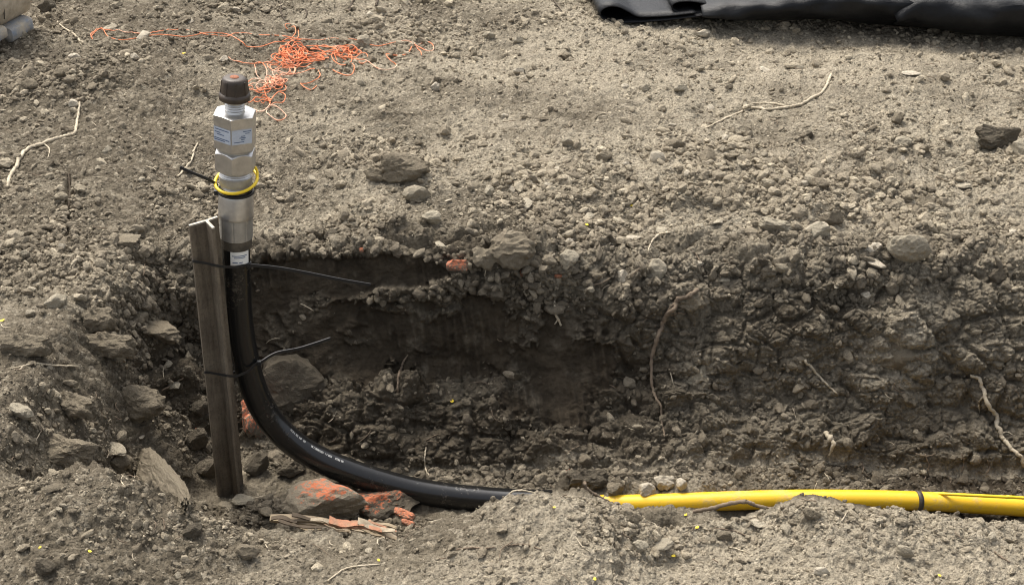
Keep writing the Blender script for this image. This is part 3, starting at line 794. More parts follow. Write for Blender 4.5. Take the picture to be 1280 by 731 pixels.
# ------------------------------------------------------------------ yellow gas pipe along the trench
YP = 2.17
yp = [(700, 628.5), (750, 630), (800, 629.5), (860, 627.5), (920, 625.3), (1000, 623.6), (1080, 624), (1147, 625.8), (1220, 629.6), (1290, 634.2), (1380, 641), (1700, 665)]
ypts = catmull([at_y(u, v, YP) for u, v in yp], 10)
yl = empty('gas_pipe', at_y(900, 626, YP), 'bright yellow plastic gas pipe lying along the trench floor', 'pipe')
link_mesh('pipe_wall', mesh('pipe_wall', *tube(ypts, 0.0187, 32), MAT['yellow_pe']), yl)
bp = at_y(1147, 625.8, YP); t_ = (at_y(1150, 626, YP) - at_y(1144, 625.6, YP)).normalized()
t2 = (t_ + Vector((0, 0.12, 0.0))).normalized()
V, Fc = tube([bp - t2 * 0.0048, bp - t2 * 0.0047, bp + t2 * 0.0047, bp + t2 * 0.0048], [0.0185, 0.0203, 0.0203, 0.0185], 32)
link_mesh('black_band', mesh('black_band', V, Fc, MAT['black_dusty']), yl)
tw = [at_y(1150, 617, YP + 0.014), at_y(1172, 616.5, YP + 0.004), at_y(1192, 617.6, YP - 0.010), at_y(1225, 619.2, YP - 0.015), at_y(1260, 621.0, YP - 0.016), at_y(1300, 623.5, YP - 0.016), at_y(1700, 654, YP - 0.016)]
twv = tube(catmull(tw, 8), 0.0032, 8)
tag(link_mesh('tracer_wire', mesh('tracer_wire', *twv, MAT['yellow_wire'])), 'thin yellow tracer wire lying on top of the gas pipe at right', 'wire')

# ------------------------------------------------------------------ black sheeting folded at the far edge
m, n, b = M('black_sheeting')
co = node(n, 'ShaderNodeTexCoord').outputs['Object']
f1 = tex_noise(n, co, 9, 6, 0.6); f2 = tex_noise(n, co, 700, 2, 0.5)
L(n, mixc(n, ramp(n, f1, 0.45, 0.75), (0.008, 0.0085, 0.0095), (0.017, 0.017, 0.017)), b.inputs['Base Color'])
b.inputs['Roughness'].default_value = 0.42; b.inputs['Specular IOR Level'].default_value = 0.18
L(n, bump(n, f2, 0.0012, 0.5, bump(n, f1, 0.02, 0.4)), b.inputs['Normal'])
MAT['sheet'] = m
def solidify(me, th):
    bm = bmesh.new(); bm.from_mesh(me); bmesh.ops.recalc_face_normals(bm, faces=bm.faces)
    bmesh.ops.solidify(bm, geom=bm.faces[:], thickness=th); bm.to_mesh(me); bm.free(); return me
def sweep_back(prof_px, y0, dy, n=22, shift=(0.0, 0.0), k=0):
    pr = catmull([at_y(u, v, y0(u) if callable(y0) else y0) for u, v in prof_px], 6); m_ = len(pr); V, Fc = [], []
    for j in range(n + 1):
        f = j / n
        for i, p in enumerate(pr):
            ww = 0.012 * math.sin(p.x * 9 + f * 7 + k) * f + 0.008 * math.sin(p.x * 21 - f * 11 + k) * f
            V.append(p + Vector((shift[0] * f, dy * f, shift[1] * f + ww * min(1, (p.z + 0.02) * 18))))
    for j in range(n):
        for i in range(m_ - 1): Fc.append((j * m_ + i, j * m_ + i + 1, (j + 1) * m_ + i + 1, (j + 1) * m_ + i))
    return V, Fc
yf = lambda u: 3.86 - (u - 760) * 0.00024
sh = empty('plastic_sheeting', drop(0.6, 3.9), 'folded black plastic sheeting heaped along the far edge at top right', 'sheeting')
V, Fc = sweep_back([(905, 15), (880, 19), (840, 24), (800, 27.3), (772, 28), (757, 25), (751, 19), (754, 12.5), (764, 9), (775, 10.5), (786, 16), (797, 21.5), (812, 22), (840, 20.5), (870, 17)], yf, 1.1, shift=(-0.12, 0.0))
link_mesh('lower_fold', solidify(mesh('lower_fold', V, Fc, MAT['sheet']), 0.003), sh)
yf2 = lambda u: 3.885 - (u - 760) * 0.00024
V, Fc = sweep_back([(935, 12), (905, 15), (870, 16.8), (850, 16.5), (841, 13), (840, 7), (846, 3), (858, 1.5), (872, 2.5), (886, 5.5), (900, 7), (925, 6.5), (960, 3.5)], yf2, 1.1, shift=(-0.05, 0.02), k=2)
link_mesh('upper_fold', solidify(mesh('upper_fold', V, Fc, MAT['sheet']), 0.003), sh)
def drape(us, tops, bots, dy, k, name, lean=-0.025, fwd=0.0):
    V, Fc = [], []; nj = 26; xs = np.linspace(us[0], us[-1], 90)
    for i, u in enumerate(xs):
        vt, vb = np.interp(u, us, tops), np.interp(u, us, bots)
        y0 = 3.87 - (u - 760) * 0.00030 - fwd
        b0, t0 = at_y(u, vb, y0), at_y(u, vt, y0 + lean)
        for j in range(nj):
            if j < 10:
                f = j / 9; p = b0.lerp(t0, f)
                p.y -= 0.022 * math.sin(f * math.pi) * (0.6 + 0.5 * math.sin(u * 0.021 + k)) - 0.03 * (1 - f) ** 3
                p.z += 0.004 * math.sin(u * 0.05 + f * 6); p.z += 0.010 * (abs(math.sin(u * 0.011 + f * 0.9 + k)) - 0.5) * f; p.y -= 0.012 * (abs(math.sin(u * 0.019 - f * 1.6 + k * 2)) - 0.6); cz = u * 0.045 + f * 2.2 + k; p.y -= 0.012 * max(0, math.sin(cz) * math.sin(u * 0.017 + k * 3)) ** 2 * math.sin(f * math.pi) + 0.004 * math.sin(u * 0.16 - f * 4) * f
            else:
                g = (j - 9) / (nj - 10)
                p = t0 + Vector((0, dy * g, 0.02 * math.sin(g * 3.0) + 0.010 * math.sin(u * 0.03 + g * 9 + k) * g + 0.006 * math.sin(u * 0.11 - g * 15) * g))
            V.append(p)
    for i in range(len(xs) - 1):
        for j in range(nj - 1): Fc.append((i * nj + j, (i + 1) * nj + j, (i + 1) * nj + j + 1, i * nj + j + 1))
    return solidify(mesh(name, V, Fc, MAT['sheet']), 0.004)
link_mesh('middle_fold', drape([878, 905, 960, 1010, 1060, 1110, 1165], [17, 12, 5.5, 1.5, 0.5, 3, 9], [22, 25, 27, 27, 29, 33.5, 39], 1.0, 0.4, 'middle_fold'), sh)
link_mesh('front_fold', drape([1120, 1135, 1152, 1200, 1280, 1400, 1700], [20, 10, 3.5, 5.5, 11, 19, 40], [33, 36, 38.5, 42, 51.5, 64, 95], 1.0, 2.1, 'front_fold', fwd=0.02), sh)

# ------------------------------------------------------------------ toe of a work boot at the left edge
MAT['boot'] = plain('tan_leather', (0.52, 0.455, 0.35), 0.85, 0, 0.2, 35, 0.25, 0.004, col2=(0.34, 0.29, 0.215))
MAT['sole'] = plain('grey_rubber', (0.42, 0.365, 0.28), 0.9, 0, 0.3, 30, 0.2, 0.005, col2=(0.21, 0.245, 0.29))
MAT['seam'] = plain('dark_seam', (0.12, 0.10, 0.075), 0.9)
BD = Vector((-0.35, -0.94, 0)).normalized()
hl = at_z(9, 54, 0.0); gz = drop(hl.x, hl.y); hl.z = (gz.z if gz else 0) + 0.004
toe = hl + BD * 0.335
bt = empty('work_boot', toe, 'dusty tan work boot cut off at the top left corner', 'boot')
# outline seen from above, toe at +X; stations along the foot from heel (-0.28) to toe (0)
def foot_sections(z_of, w_of, xs, ns=28, ex=(0.75, 0.8)):
    V, Fc = [], []
    for x in xs:
        for k in range(ns):
            a = 2 * math.pi * k / ns
            yy = math.copysign(abs(math.cos(a)) ** ex[0], math.cos(a)) * w_of(x); lo, hi = z_of(x)
            zz = lo + (hi - lo) * (0.5 + 0.5 * math.copysign(abs(math.sin(a)) ** ex[1], math.sin(a)))
            V.append((x, yy, zz))
    m_ = len(xs)
    for i in range(m_ - 1):
        for k in range(ns): Fc.append((i * ns + k, i * ns + (k + 1) % ns, (i + 1) * ns + (k + 1) % ns, (i + 1) * ns + k))
    Fc.append(tuple(range(ns))[::-1]); Fc.append(tuple(range((m_ - 1) * ns, m_ * ns)))
    return V, Fc
tx = [-0.29, -0.285, -0.25, -0.2, -0.15, -0.11, -0.08, -0.055, -0.035, -0.02, -0.01, -0.004, -0.001]
wf = lambda x: 0.050 * min(1, math.sqrt(max(0.004, 1 - max(0, (x + 0.07) / 0.071) ** 2))) * (0.78 + 0.22 * sst(-0.25, -0.09, np.array(x))) * (1 if x > -0.27 else 0.85)
top = lambda x: 0.035 + 0.065 * math.sqrt(max(0.0, 1 - max(0, (x + 0.085) / 0.086) ** 2)) + 0.05 * float(sst(-0.09, -0.18, np.array(x)))
rotm = Matrix.Scale(1.35, 4) @ Matrix.Rotation(math.atan2(BD.y, BD.x), 4, 'Z')
def boot_part(name, V, Fc, mat):
    me = mesh(name, [rotm @ Vector(v) for v in V], Fc, MAT[mat]); o = link_mesh(name, me); o.parent = bt; return o
bo_up = boot_part('upper', *foot_sections(lambda x: (0.024, top(x) + 0.04 * float(sst(-0.16, -0.25, np.array(x)))), lambda x: wf(x) * 1.10, [-0.31, -0.305, -0.295, -0.275] + tx[2:], ex=(1.0, 0.95)), 'boot')
boot_part('sole', *foot_sections(lambda x: (-0.004 + 0.016 * float(sst(-0.13, -0.17, np.array(x))), 0.040), lambda x: wf(x) * 1.10 + 0.002, [-0.20, -0.19, -0.17, -0.15, -0.13, -0.10, -0.07, -0.05, -0.03, -0.015, -0.004, 0.003, 0.005], ex=(0.6, 0.35)), 'sole')
boot_part('heel', *foot_sections(lambda x: (-0.006, 0.026), lambda x: wf(x) * 1.0 + 0.001, [-0.296, -0.293, -0.28, -0.26, -0.24, -0.222, -0.220], ex=(0.6, 0.35)), 'sole')
sm_ = []
for q in range(15):
    a = math.pi * q / 14; sm_.append(Vector((-0.205 - 0.03 * math.sin(a), -math.cos(a) * wf(-0.2) * 1.0, 0.050 + 0.055 * math.sin(a) ** 0.7)))
boot_part('heel_seam', *tube(sm_, 0.0016, 6), 'seam')
V, Fc = [], []
ringp = []
for q in range(13):
    a = math.pi * q / 12; xx = -0.080 + 0.012 * math.sin(a)
    ringp.append(Vector((xx, math.cos(a) * wf(-0.075) * 1.0, 0.032 + math.sin(a) ** 0.8 * (top(-0.075) - 0.030))))
boot_part('toe_seam', *tube(ringp, 0.0018, 6), 'seam')
V, Fc = [], []
for i in range(9):
    f = i / 8
    for k in range(24):
        a = 2 * math.pi * k / 24
        V.append((-0.225 + 0.068 * math.cos(a) - 0.01 * f, 0.040 * math.sin(a) * (1 - 0.1 * f) + 0.02 * f, 0.085 + 0.20 * f))
for i in range(8):
    for k in range(24): Fc.append((i * 24 + k, i * 24 + (k + 1) % 24, (i + 1) * 24 + (k + 1) % 24, (i + 1) * 24 + k))
Fc.append(tuple(range(8 * 24, 9 * 24)))
boot_part('shaft', V, Fc, 'boot')

# ------------------------------------------------------------------ orange builder's string
m, n, b = M('orange_string')
co = node(n, 'ShaderNodeTexCoord').outputs['Object']
f = tex_noise(n, co, 7, 3, 0.6)
L(n, mixc(n, ramp(n, f, 0.50, 0.66), (0.74, 0.235, 0.10), (0.68, 0.49, 0.36)), b.inputs['Base Color']); b.inputs['Roughness'].default_value = 0.75
MAT['string'] = m
st_e = empty('string_tangle', hit(370, 75)[0], 'faded orange builder string in a tangle on the soil behind the riser', 'string')
def strand(px, lift=0.003, r=0.00125, n=7):
    pts = []
    for i, (u, v) in enumerate(px):
        p, nn_ = hit(u, v); pts.append(p + Vector((0, 0, lift + 0.010 * random.random() ** 2)))
    c = catmull(pts, n); 
    out = []
    for p in c:
        g = drop(p.x, p.y)
        out.append(Vector((p.x, p.y, max(p.z, g.z + r * 1.2) if g else p.z)))
    return tube(out, r, 5)
A_ = [(116, 51), (114, 46), (119, 40), (122, 37.5), (134, 39), (157, 42), (186, 44), (203, 40), (234, 39), (257, 44.5), (284, 47), (301, 43), (324, 45), (353, 49.5), (373, 51.5), (401, 51.5), (426, 50), (444, 51.5),
      (458, 56.5), (473, 59), (493, 57.6), (509, 56.6), (523, 60.6), (533, 65.7), (541, 64.7), (541, 57.6), (533, 54), (523, 57.6), (517, 59.6), (509, 68.7), (495, 70.8), (483, 73), (488, 78), (495, 82), (494, 87), (485, 88.5), (472, 88), (458, 81), (446, 79), (430, 74)]
B_ = [(114, 48), (118, 43), (124, 38), (129, 40), (136, 48.7), (153, 54), (176, 48.7), (196, 45), (215, 48.7), (230, 51.6), (244, 48.7), (259, 45), (284, 47), (303, 56.4), (309, 60), (326, 61), (345, 54.5), (361, 54), (372, 49), (373, 40), (370, 34), (364, 33.5), (357, 36), (360, 39), (368, 38), (370, 46), (365, 53)]
C_ = [(286, 73.6), (292, 77.5), (311, 81), (325, 80.5), (340, 78), (352, 70), (361, 66), (372, 60), (381, 62), (386, 68)]
D_ = [(517, 57), (522, 62), (526, 68), (527, 74)]
E_ = [(341, 105), (352, 98), (362, 96), (378, 92), (392, 90), (400, 94), (399, 101), (394, 106), (386, 106), (378, 107), (376, 110), (381, 113), (389, 114), (396, 109)]
G_ = [(318, 81), (320, 92), (322, 99), (330, 103), (334, 94), (330, 86), (324, 81), (318, 82)]
Hs = [(345, 104), (356, 108), (357, 114), (348, 121), (340, 127), (337, 134), (345, 138), (354, 142), (358, 150), (354, 154), (346, 152), (336, 145), (333, 141), (338, 134)]
I_ = [(330, 112), (333, 122), (338, 131), (330, 140), (322, 145), (314, 146), (311, 143)]
J_ = [(350, 118), (357, 124), (354, 130), (343, 134), (335, 138), (325, 142), (318, 139)]
K_ = [(410, 84), (420, 92), (434, 96), (441, 93), (443, 87), (438, 81), (428, 84), (418, 80), (415, 71), (423, 64), (434, 70), (448, 77)]
L__ = [(446, 78), (452, 81), (460, 78), (459, 70), (455, 68), (446, 71), (436, 66), (425, 60), (416, 66), (405, 71), (395, 78), (380, 82), (366, 85)]
for px in (A_, B_, C_, D_, E_, G_, Hs, I_, J_, K_, L__): link_mesh('strand', mesh('strand', *strand(px), MAT['string']), st_e)
rs = random.Random(5)
for (cu, cv, ru, rv, nloop) in ((366, 70, 18, 14, 9), (364, 76, 23, 9, 6), (343, 106, 13, 8, 8), (433, 71, 19, 8, 6), (328, 112, 17, 7, 5), (390, 75, 26, 7, 5), (355, 92, 16, 12, 4), (324, 128, 12, 6, 2), (412, 68, 30, 8, 3)):
    for q in range(nloop):
        a0 = rs.uniform(0, 6.28); aspan = rs.uniform(3.5, 6.8); el = rs.uniform(0.55, 1.05); ph = rs.uniform(0, 6.28); cu2, cv2 = cu + rs.gauss(0, 4), cv + rs.gauss(0, 2)
        px = []
        for k in range(11):
            a = a0 + aspan * k / 10; rr_ = el * (0.8 + 0.3 * math.sin(2 * a + ph))
            px.append((cu2 + ru * rr_ * math.cos(a), cv2 + rv * rr_ * math.sin(a)))
        link_mesh('strand', mesh('strand', *strand(px, 0.005), MAT['string']), st_e)

# ------------------------------------------------------------------ roots and twigs
MAT['root_pale'] = plain('pale_root', (0.50, 0.43, 0.32), 0.85, 0, 0.2, 60, 0.2, 0.002, col2=(0.33, 0.28, 0.20))
MAT['root_brown'] = plain('brown_root', (0.20, 0.155, 0.11), 0.9, 0, 0.2, 60, 0.2, 0.002, col2=(0.12, 0.09, 0.064))
MAT['root_dark'] = plain('dark_twig', (0.055, 0.043, 0.032), 0.9, 0, 0.2, 60, 0.2, 0.001, col2=(0.09, 0.07, 0.05))
def root(name, px, w0, w1, label, mat='root_pale', lift=0.9, y=None, cat='root', group=None, branch=(), n=7):
    def pl(px_, wa, wb):
        pts, rad = [], []
        if y is None:
            q2 = catmull([(a_, b_, 0) for a_, b_ in px_], 5); px_ = [(q.x, q.y) for q in q2]
        for i, q in enumerate(px_):
            f_ = i / (len(px_) - 1); wpx = wa + (wb - wa) * f_
            if y is not None: p = at_y(q[0], q[1], y + (q[2] if len(q) > 2 else 0)); nn_ = Vector((0, 0, 0))
            else: p, nn_ = hit(q[0], q[1])
            r = max(0.0011, wpx / 2 * depth_of(p) / F); pts.append(p + nn_ * r * lift); rad.append(r)
        if y is None:
            for _ in range(2):
                sm_ = [pts[0]] + [(pts[i - 1] + pts[i] * 2 + pts[i + 1]) / 4 for i in range(1, len(pts) - 1)] + [pts[-1]]
                cam_p = Vector((0, 0, H))
                pts = [b_ if (b_ - cam_p).length < (a_ - cam_p).length else a_.lerp(b_, 0.3) for a_, b_ in zip(pts, sm_)]
        c = catmull(pts, n if y is not None else 3)
        rr_ = np.interp(np.linspace(0, 1, len(c)), np.linspace(0, 1, len(rad)), rad)
        ph_ = random.uniform(0, 9); rr_ = [r * (1 + 0.22 * math.sin(i * 0.9 + ph_) * random.random() + 0.07 * random.uniform(-1, 1)) * (0.75 + 0.25 * math.sin(math.pi * min(1, (i + 1) / len(rr_) * 1.15))) for i, r in enumerate(rr_)]
        rr_[-1] *= 0.5
        for i in range(1, len(c) - 1): c[i] += Vector((random.uniform(-1, 1), random.uniform(-1, 1), random.uniform(-1, 1))) * rr_[i] * 0.30
        return tube(c, rr_, 7)
    parts = [pl(px, w0, w1)] + [pl(b[0], b[1], b[2]) for b in branch]
    o = link_mesh(name, mesh(name, *merge(parts), MAT[mat]))
    return tag(o, label, cat, group)
root('root', [(8, 236), (13, 224), (21, 207), (32, 190), (55, 180), (80, 172), (94, 168), (97, 152), (99, 138), (101, 122)], 5.5, 3.5, 'long pale root bent like an elbow on the soil at far left', branch=[([(55, 180), (62, 187), (60, 198)], 2.2, 1.4), ([(20, 212), (12, 214), (3, 211)], 2.2, 1.4)])
root('root', [(1213, 466), (1227, 473), (1231, 492), (1243, 518), (1249, 543), (1262, 559), (1276, 568), (1278, 580)], 5, 6, 'thick pale root hanging down the trench wall at far right', lift=1.5, branch=[([(1231, 492), (1223, 503), (1225, 516)], 2.4, 1.4), ([(1249, 543), (1258, 540), (1266, 544)], 2.2, 1.3)])
root('root', [(868, 362), (850, 374), (833, 394), (821, 418), (815, 450), (818, 490), (826, 515), (830, 545)], 7, 3, 'long brown root hanging down the middle of the trench wall', 'root_brown', lift=1.4, branch=[([(833, 394), (846, 392), (858, 391)], 4, 2), ([(850, 374), (838, 384), (826, 410)], 3, 2)])
root('root', [(880, 162), (905, 150), (925, 141), (942, 136), (962, 138), (985, 135), (1003, 131), (1018, 122), (1028, 117), (1034, 106), (1040, 95)], 2.5, 4.5, 'pale crooked root lying on the far bank, right of centre', branch=[([(985, 135), (965, 130), (940, 130)], 3, 2)])
root('root', [(1005, 450), (1013, 459), (1022, 471), (1034, 482), (1046, 491)], 4, 2.5, 'straight pale twig slanting on the wall above the yellow pipe', lift=1.2)
root('root', [(1036, 543), (1040, 556), (1036, 569)], 8, 2.5, 'short pointed pale root stub low on the wall', lift=1.2)
root('root', [(692, 376), (694, 391), (701, 407)], 2.5, 4, 'tiny pale forked root just above the dark cut face', lift=1.0, branch=[([(697, 399), (693, 405)], 2, 1.5)])
root('root', [(838, 291), (823, 294), (814, 303), (810, 318)], 3, 2, 'thin curved pale root above the hanging brown root', lift=1.0)
root('root', [(860, 310), (870, 318), (876, 330), (879, 342)], 2, 1.5, 'hair-thin grey root trailing over the trench lip', 'root_brown', lift=1.0)
root('root', [(866, 639), (885, 636), (905, 630.5), (926, 626.5), (936, 627.5), (946, 632), (960, 634.5), (975, 637)], 6, 5, 'knobbly brown root arching in front of the yellow pipe', 'root_brown', y=1.745)
root('twig', [(571, 687), (590, 685), (604, 685.5), (619, 684)], 3, 2.5, 'straight brown twig on the front bank, left one of two', 'root_brown', cat='twig', lift=0.9)
root('twig', [(634, 682), (650, 680.5), (662, 682), (677, 687)], 2.5, 2, 'thin brown twig on the front bank, right one of two', 'root_brown', cat='twig', lift=0.9)
root('root', [(624, 631), (631, 622), (641, 614), (652, 612.5), (665, 615), (677, 616.5)], 2, 2.5, 'fine pale root along the mound where the black pipe vanishes', y=1.728)
root('root', [(731, 603), (733, 610), (742, 617), (754, 623), (766, 629)], 6, 3, 'grey root stub sticking up where the yellow pipe begins', 'root_brown', y=1.735)
root('twig', [(14, 461), (30, 458), (42, 455), (66, 457), (98, 458)], 2, 3, 'pale twig among clods on the left rubble slope', cat='twig', lift=1.0, branch=[([(30, 458), (24, 463)], 2, 1.5)])
root('twig', [(222, 222), (231, 212), (240, 199), (243, 188), (247, 179)], 3, 2.5, 'pale crooked twig on the soil left of the fittings', cat='twig', lift=1.0)
root('root', [(533, 560), (530, 571), (532, 584), (538, 600)], 2, 2, 'hair-thin pale root hanging behind the black bend', lift=2.0)
root('root', [(510, 443), (503, 455), (500, 470), (498, 490)], 2, 4, 'brown rootlet at the foot of the smooth cut face', 'root_brown', lift=1.2)
for q, (px, lb) in enumerate((([(1156, 568), (1160, 580), (1157, 590), (1155, 600)], 'thin rootlet dangling above the black pipe band'), ([(1076, 577), (1078, 586), (1077, 591)], 'very short rootlet dangling above the yellow pipe'),
               ([(1203, 567), (1204, 580), (1202, 591)], 'straight rootlet dangling left of the thick pale root'), ([(1234, 575), (1236, 584), (1233, 592), (1237, 596)], 'kinked rootlet dangling below the thick pale root'))):
    root('rootlet', px, 1.8, 1.4, lb, 'root_brown', lift=2.0, group='rootlets dangling low on the wall')
root('twig', [(436, 17), (439, 9), (443, 0)], 4, 2.5, 'dark stub of twig standing up at the top, left of centre', 'root_dark', cat='twig', lift=1.0)
root('twig', [(470, 9), (472, 3), (471, -4)], 3.5, 2, 'dark twig stub standing at the top edge, right of another', 'root_dark', cat='twig', lift=1.0)
root('twig', [(350, 2), (351, 12), (353, 21), (357, 27)], 2.2, 1.8, 'thin dark twig at the top edge above the orange tangle', 'root_dark', cat='twig', lift=1.0)
root('twig', [(382, 12), (384, 18), (381, 25)], 2.2, 1.8, 'short dark bent twig above the orange tangle', 'root_dark', cat='twig', lift=1.0)
root('twig', [(409, 726), (428, 713), (445, 708), (475, 706)], 2, 2.5, 'pale bent twig at the bottom edge, left of centre', cat='twig', lift=1.0)
root('twig', [(203, 488), (214, 480), (229, 471)], 2.2, 3.0, 'dark twig slanting across the rubble left of the picket', 'root_brown', cat='twig', lift=1.2)
root('rootlet', [(153, 596), (152, 602), (155, 608)], 2.2, 1.6, 'tiny white rootlet left of another on the left bank', lift=1.0)
root('rootlet', [(166, 588), (168, 595), (166, 602)], 2.2, 1.6, 'tiny white rootlet beside the leaning stone slab', lift=1.0)
root('twig', [(86, 218), (88, 240), (84, 262), (87, 285), (86, 305)], 3, 3.5, 'dark upright twig-like strip painting the shade in the groove at left', 'root_dark', cat='twig', lift=0.6)  # dark strip stands in for the shade inside the slot
root('twig', [(72, 28), (80, 36), (90, 42), (98, 50), (104, 56)], 2, 3.5, 'pale brown twig left of the string end', cat='twig', lift=1.0)
root('twig', [(28, 88), (31, 82), (40, 80)], 2.2, 2, 'tiny pale curled twig below the boot', cat='twig', lift=1.0)
root('twig', [(690, 0), (696, 8), (702, 15)], 2, 1.8, 'dark hair-thin twig left of the black sheeting', 'root_dark', cat='twig', lift=1.0)
root('twig', [(1227, 55), (1228, 65), (1229, 76)], 3, 2, 'short brown twig below the sheeting at top right', 'root_brown', cat='twig', lift=1.0)
root('twig', [(1100, 43), (1103, 36), (1125, 35), (1140, 36)], 2, 2, 'brown twig bent at the hem of the sheeting', 'root_brown', cat='twig', lift=1.0)
root('twig', [(1243, 690), (1252, 697), (1262, 703)], 3, 2.5, 'short brown twig on the front bank at right', 'root_brown', cat='twig', lift=0.9)
root('twig', [(1045, 655), (1052, 650), (1058, 641)], 2, 2, 'pale straw on the front bank below the pipe', cat='twig', lift=0.9)
root('twig', [(893, 660), (915, 663), (930, 668), (945, 676)], 2, 2, 'thin brown twig in front of the arching root', 'root_brown', cat='twig', lift=0.9)

# ------------------------------------------------------------------ splintered board, orange rubble, flat slab
MAT['wood'] = plain('weathered_wood', (0.34, 0.27, 0.18), 0.85, 0, 0.2, 25, 0.2, 0.003, col2=(0.17, 0.13, 0.09))
MAT['wood_dark'] = plain('dark_wood', (0.13, 0.10, 0.07), 0.9, 0, 0.2, 25, 0.2, 0.003, col2=(0.08, 0.062, 0.045))
MAT['wood_pale'] = plain('pale_split_wood', (0.46, 0.385, 0.28), 0.85, 0, 0.2, 60, 0.2, 0.004, col2=(0.27, 0.215, 0.15))
MAT['wood_orange'] = plain('orange_split_wood', (0.50, 0.22, 0.13), 0.85, 0, 0.2, 60, 0.2, 0.004, col2=(0.27, 0.19, 0.125))
wb = empty('splintered_board', hit(415, 655)[0], 'splintered orange-stained board lying in the bottom of the trench', 'board')
def splinter(a, b, w0, w1, mat, lift, yy=None):
    pts = []
    for k in range(9):
        f_ = k / 8; u, v = a[0] + (b[0] - a[0]) * f_, a[1] + (b[1] - a[1]) * f_
        p = at_y(u, v, yy) if yy else hit(u, v)[0]
        pts.append(p)
    p0, p1 = pts[0], pts[-1]; V, Fc = [], []
    for k in range(9):
        f_ = k / 8; c = p0.lerp(p1, f_) + Vector((0, 0, lift + 0.004 * math.sin(f_ * 5 + a[0])))
        hw = (w0 + (w1 - w0) * f_) / 2 * depth_of(c) / F * (1 + 0.25 * random.uniform(-1, 1))
        for dy, dz in ((-1, 0.3), (-0.9, -0.6), (0.9, -0.2), (1, 0.8)): V.append(c + Vector((0, dy * hw * 1.1, dz * hw * 0.8)))
    for k in range(8):
        for j in range(4): Fc.append((k * 4 + j, k * 4 + (j + 1) % 4, (k + 1) * 4 + (j + 1) % 4, (k + 1) * 4 + j))
    Fc += [(3, 2, 1, 0), (32, 33, 34, 35)]
    link_mesh('splinter', mesh('splinter', V, Fc, MAT[mat], False), wb)
YW = 1.93
rw = random.Random(3)
for q in range(26):
    u0 = rw.uniform(335, 465); ln_ = rw.uniform(22, 75); v0 = 650 + (u0 - 335) * 0.085 + rw.uniform(-4, 6)
    mt_ = rw.choice(['wood', 'wood', 'wood_orange', 'wood_orange', 'wood_pale']) if u0 > 385 else rw.choice(['wood', 'wood', 'wood_dark'])
    splinter((u0, v0), (min(496, u0 + ln_), v0 + ln_ * rw.uniform(0.0, 0.26)), rw.uniform(3, 6.5), rw.uniform(1.5, 4.5), mt_, rw.uniform(0.0, 0.014), YW + rw.uniform(-0.04, 0.04))
splinter((412, 655), (478, 671), 9, 4, 'wood_orange', 0.010, YW - 0.035); splinter((448, 659), (494, 669), 10, 5, 'wood_pale', 0.009, YW - 0.03); splinter((338, 650), (440, 661), 10, 6, 'wood', 0.008, YW)

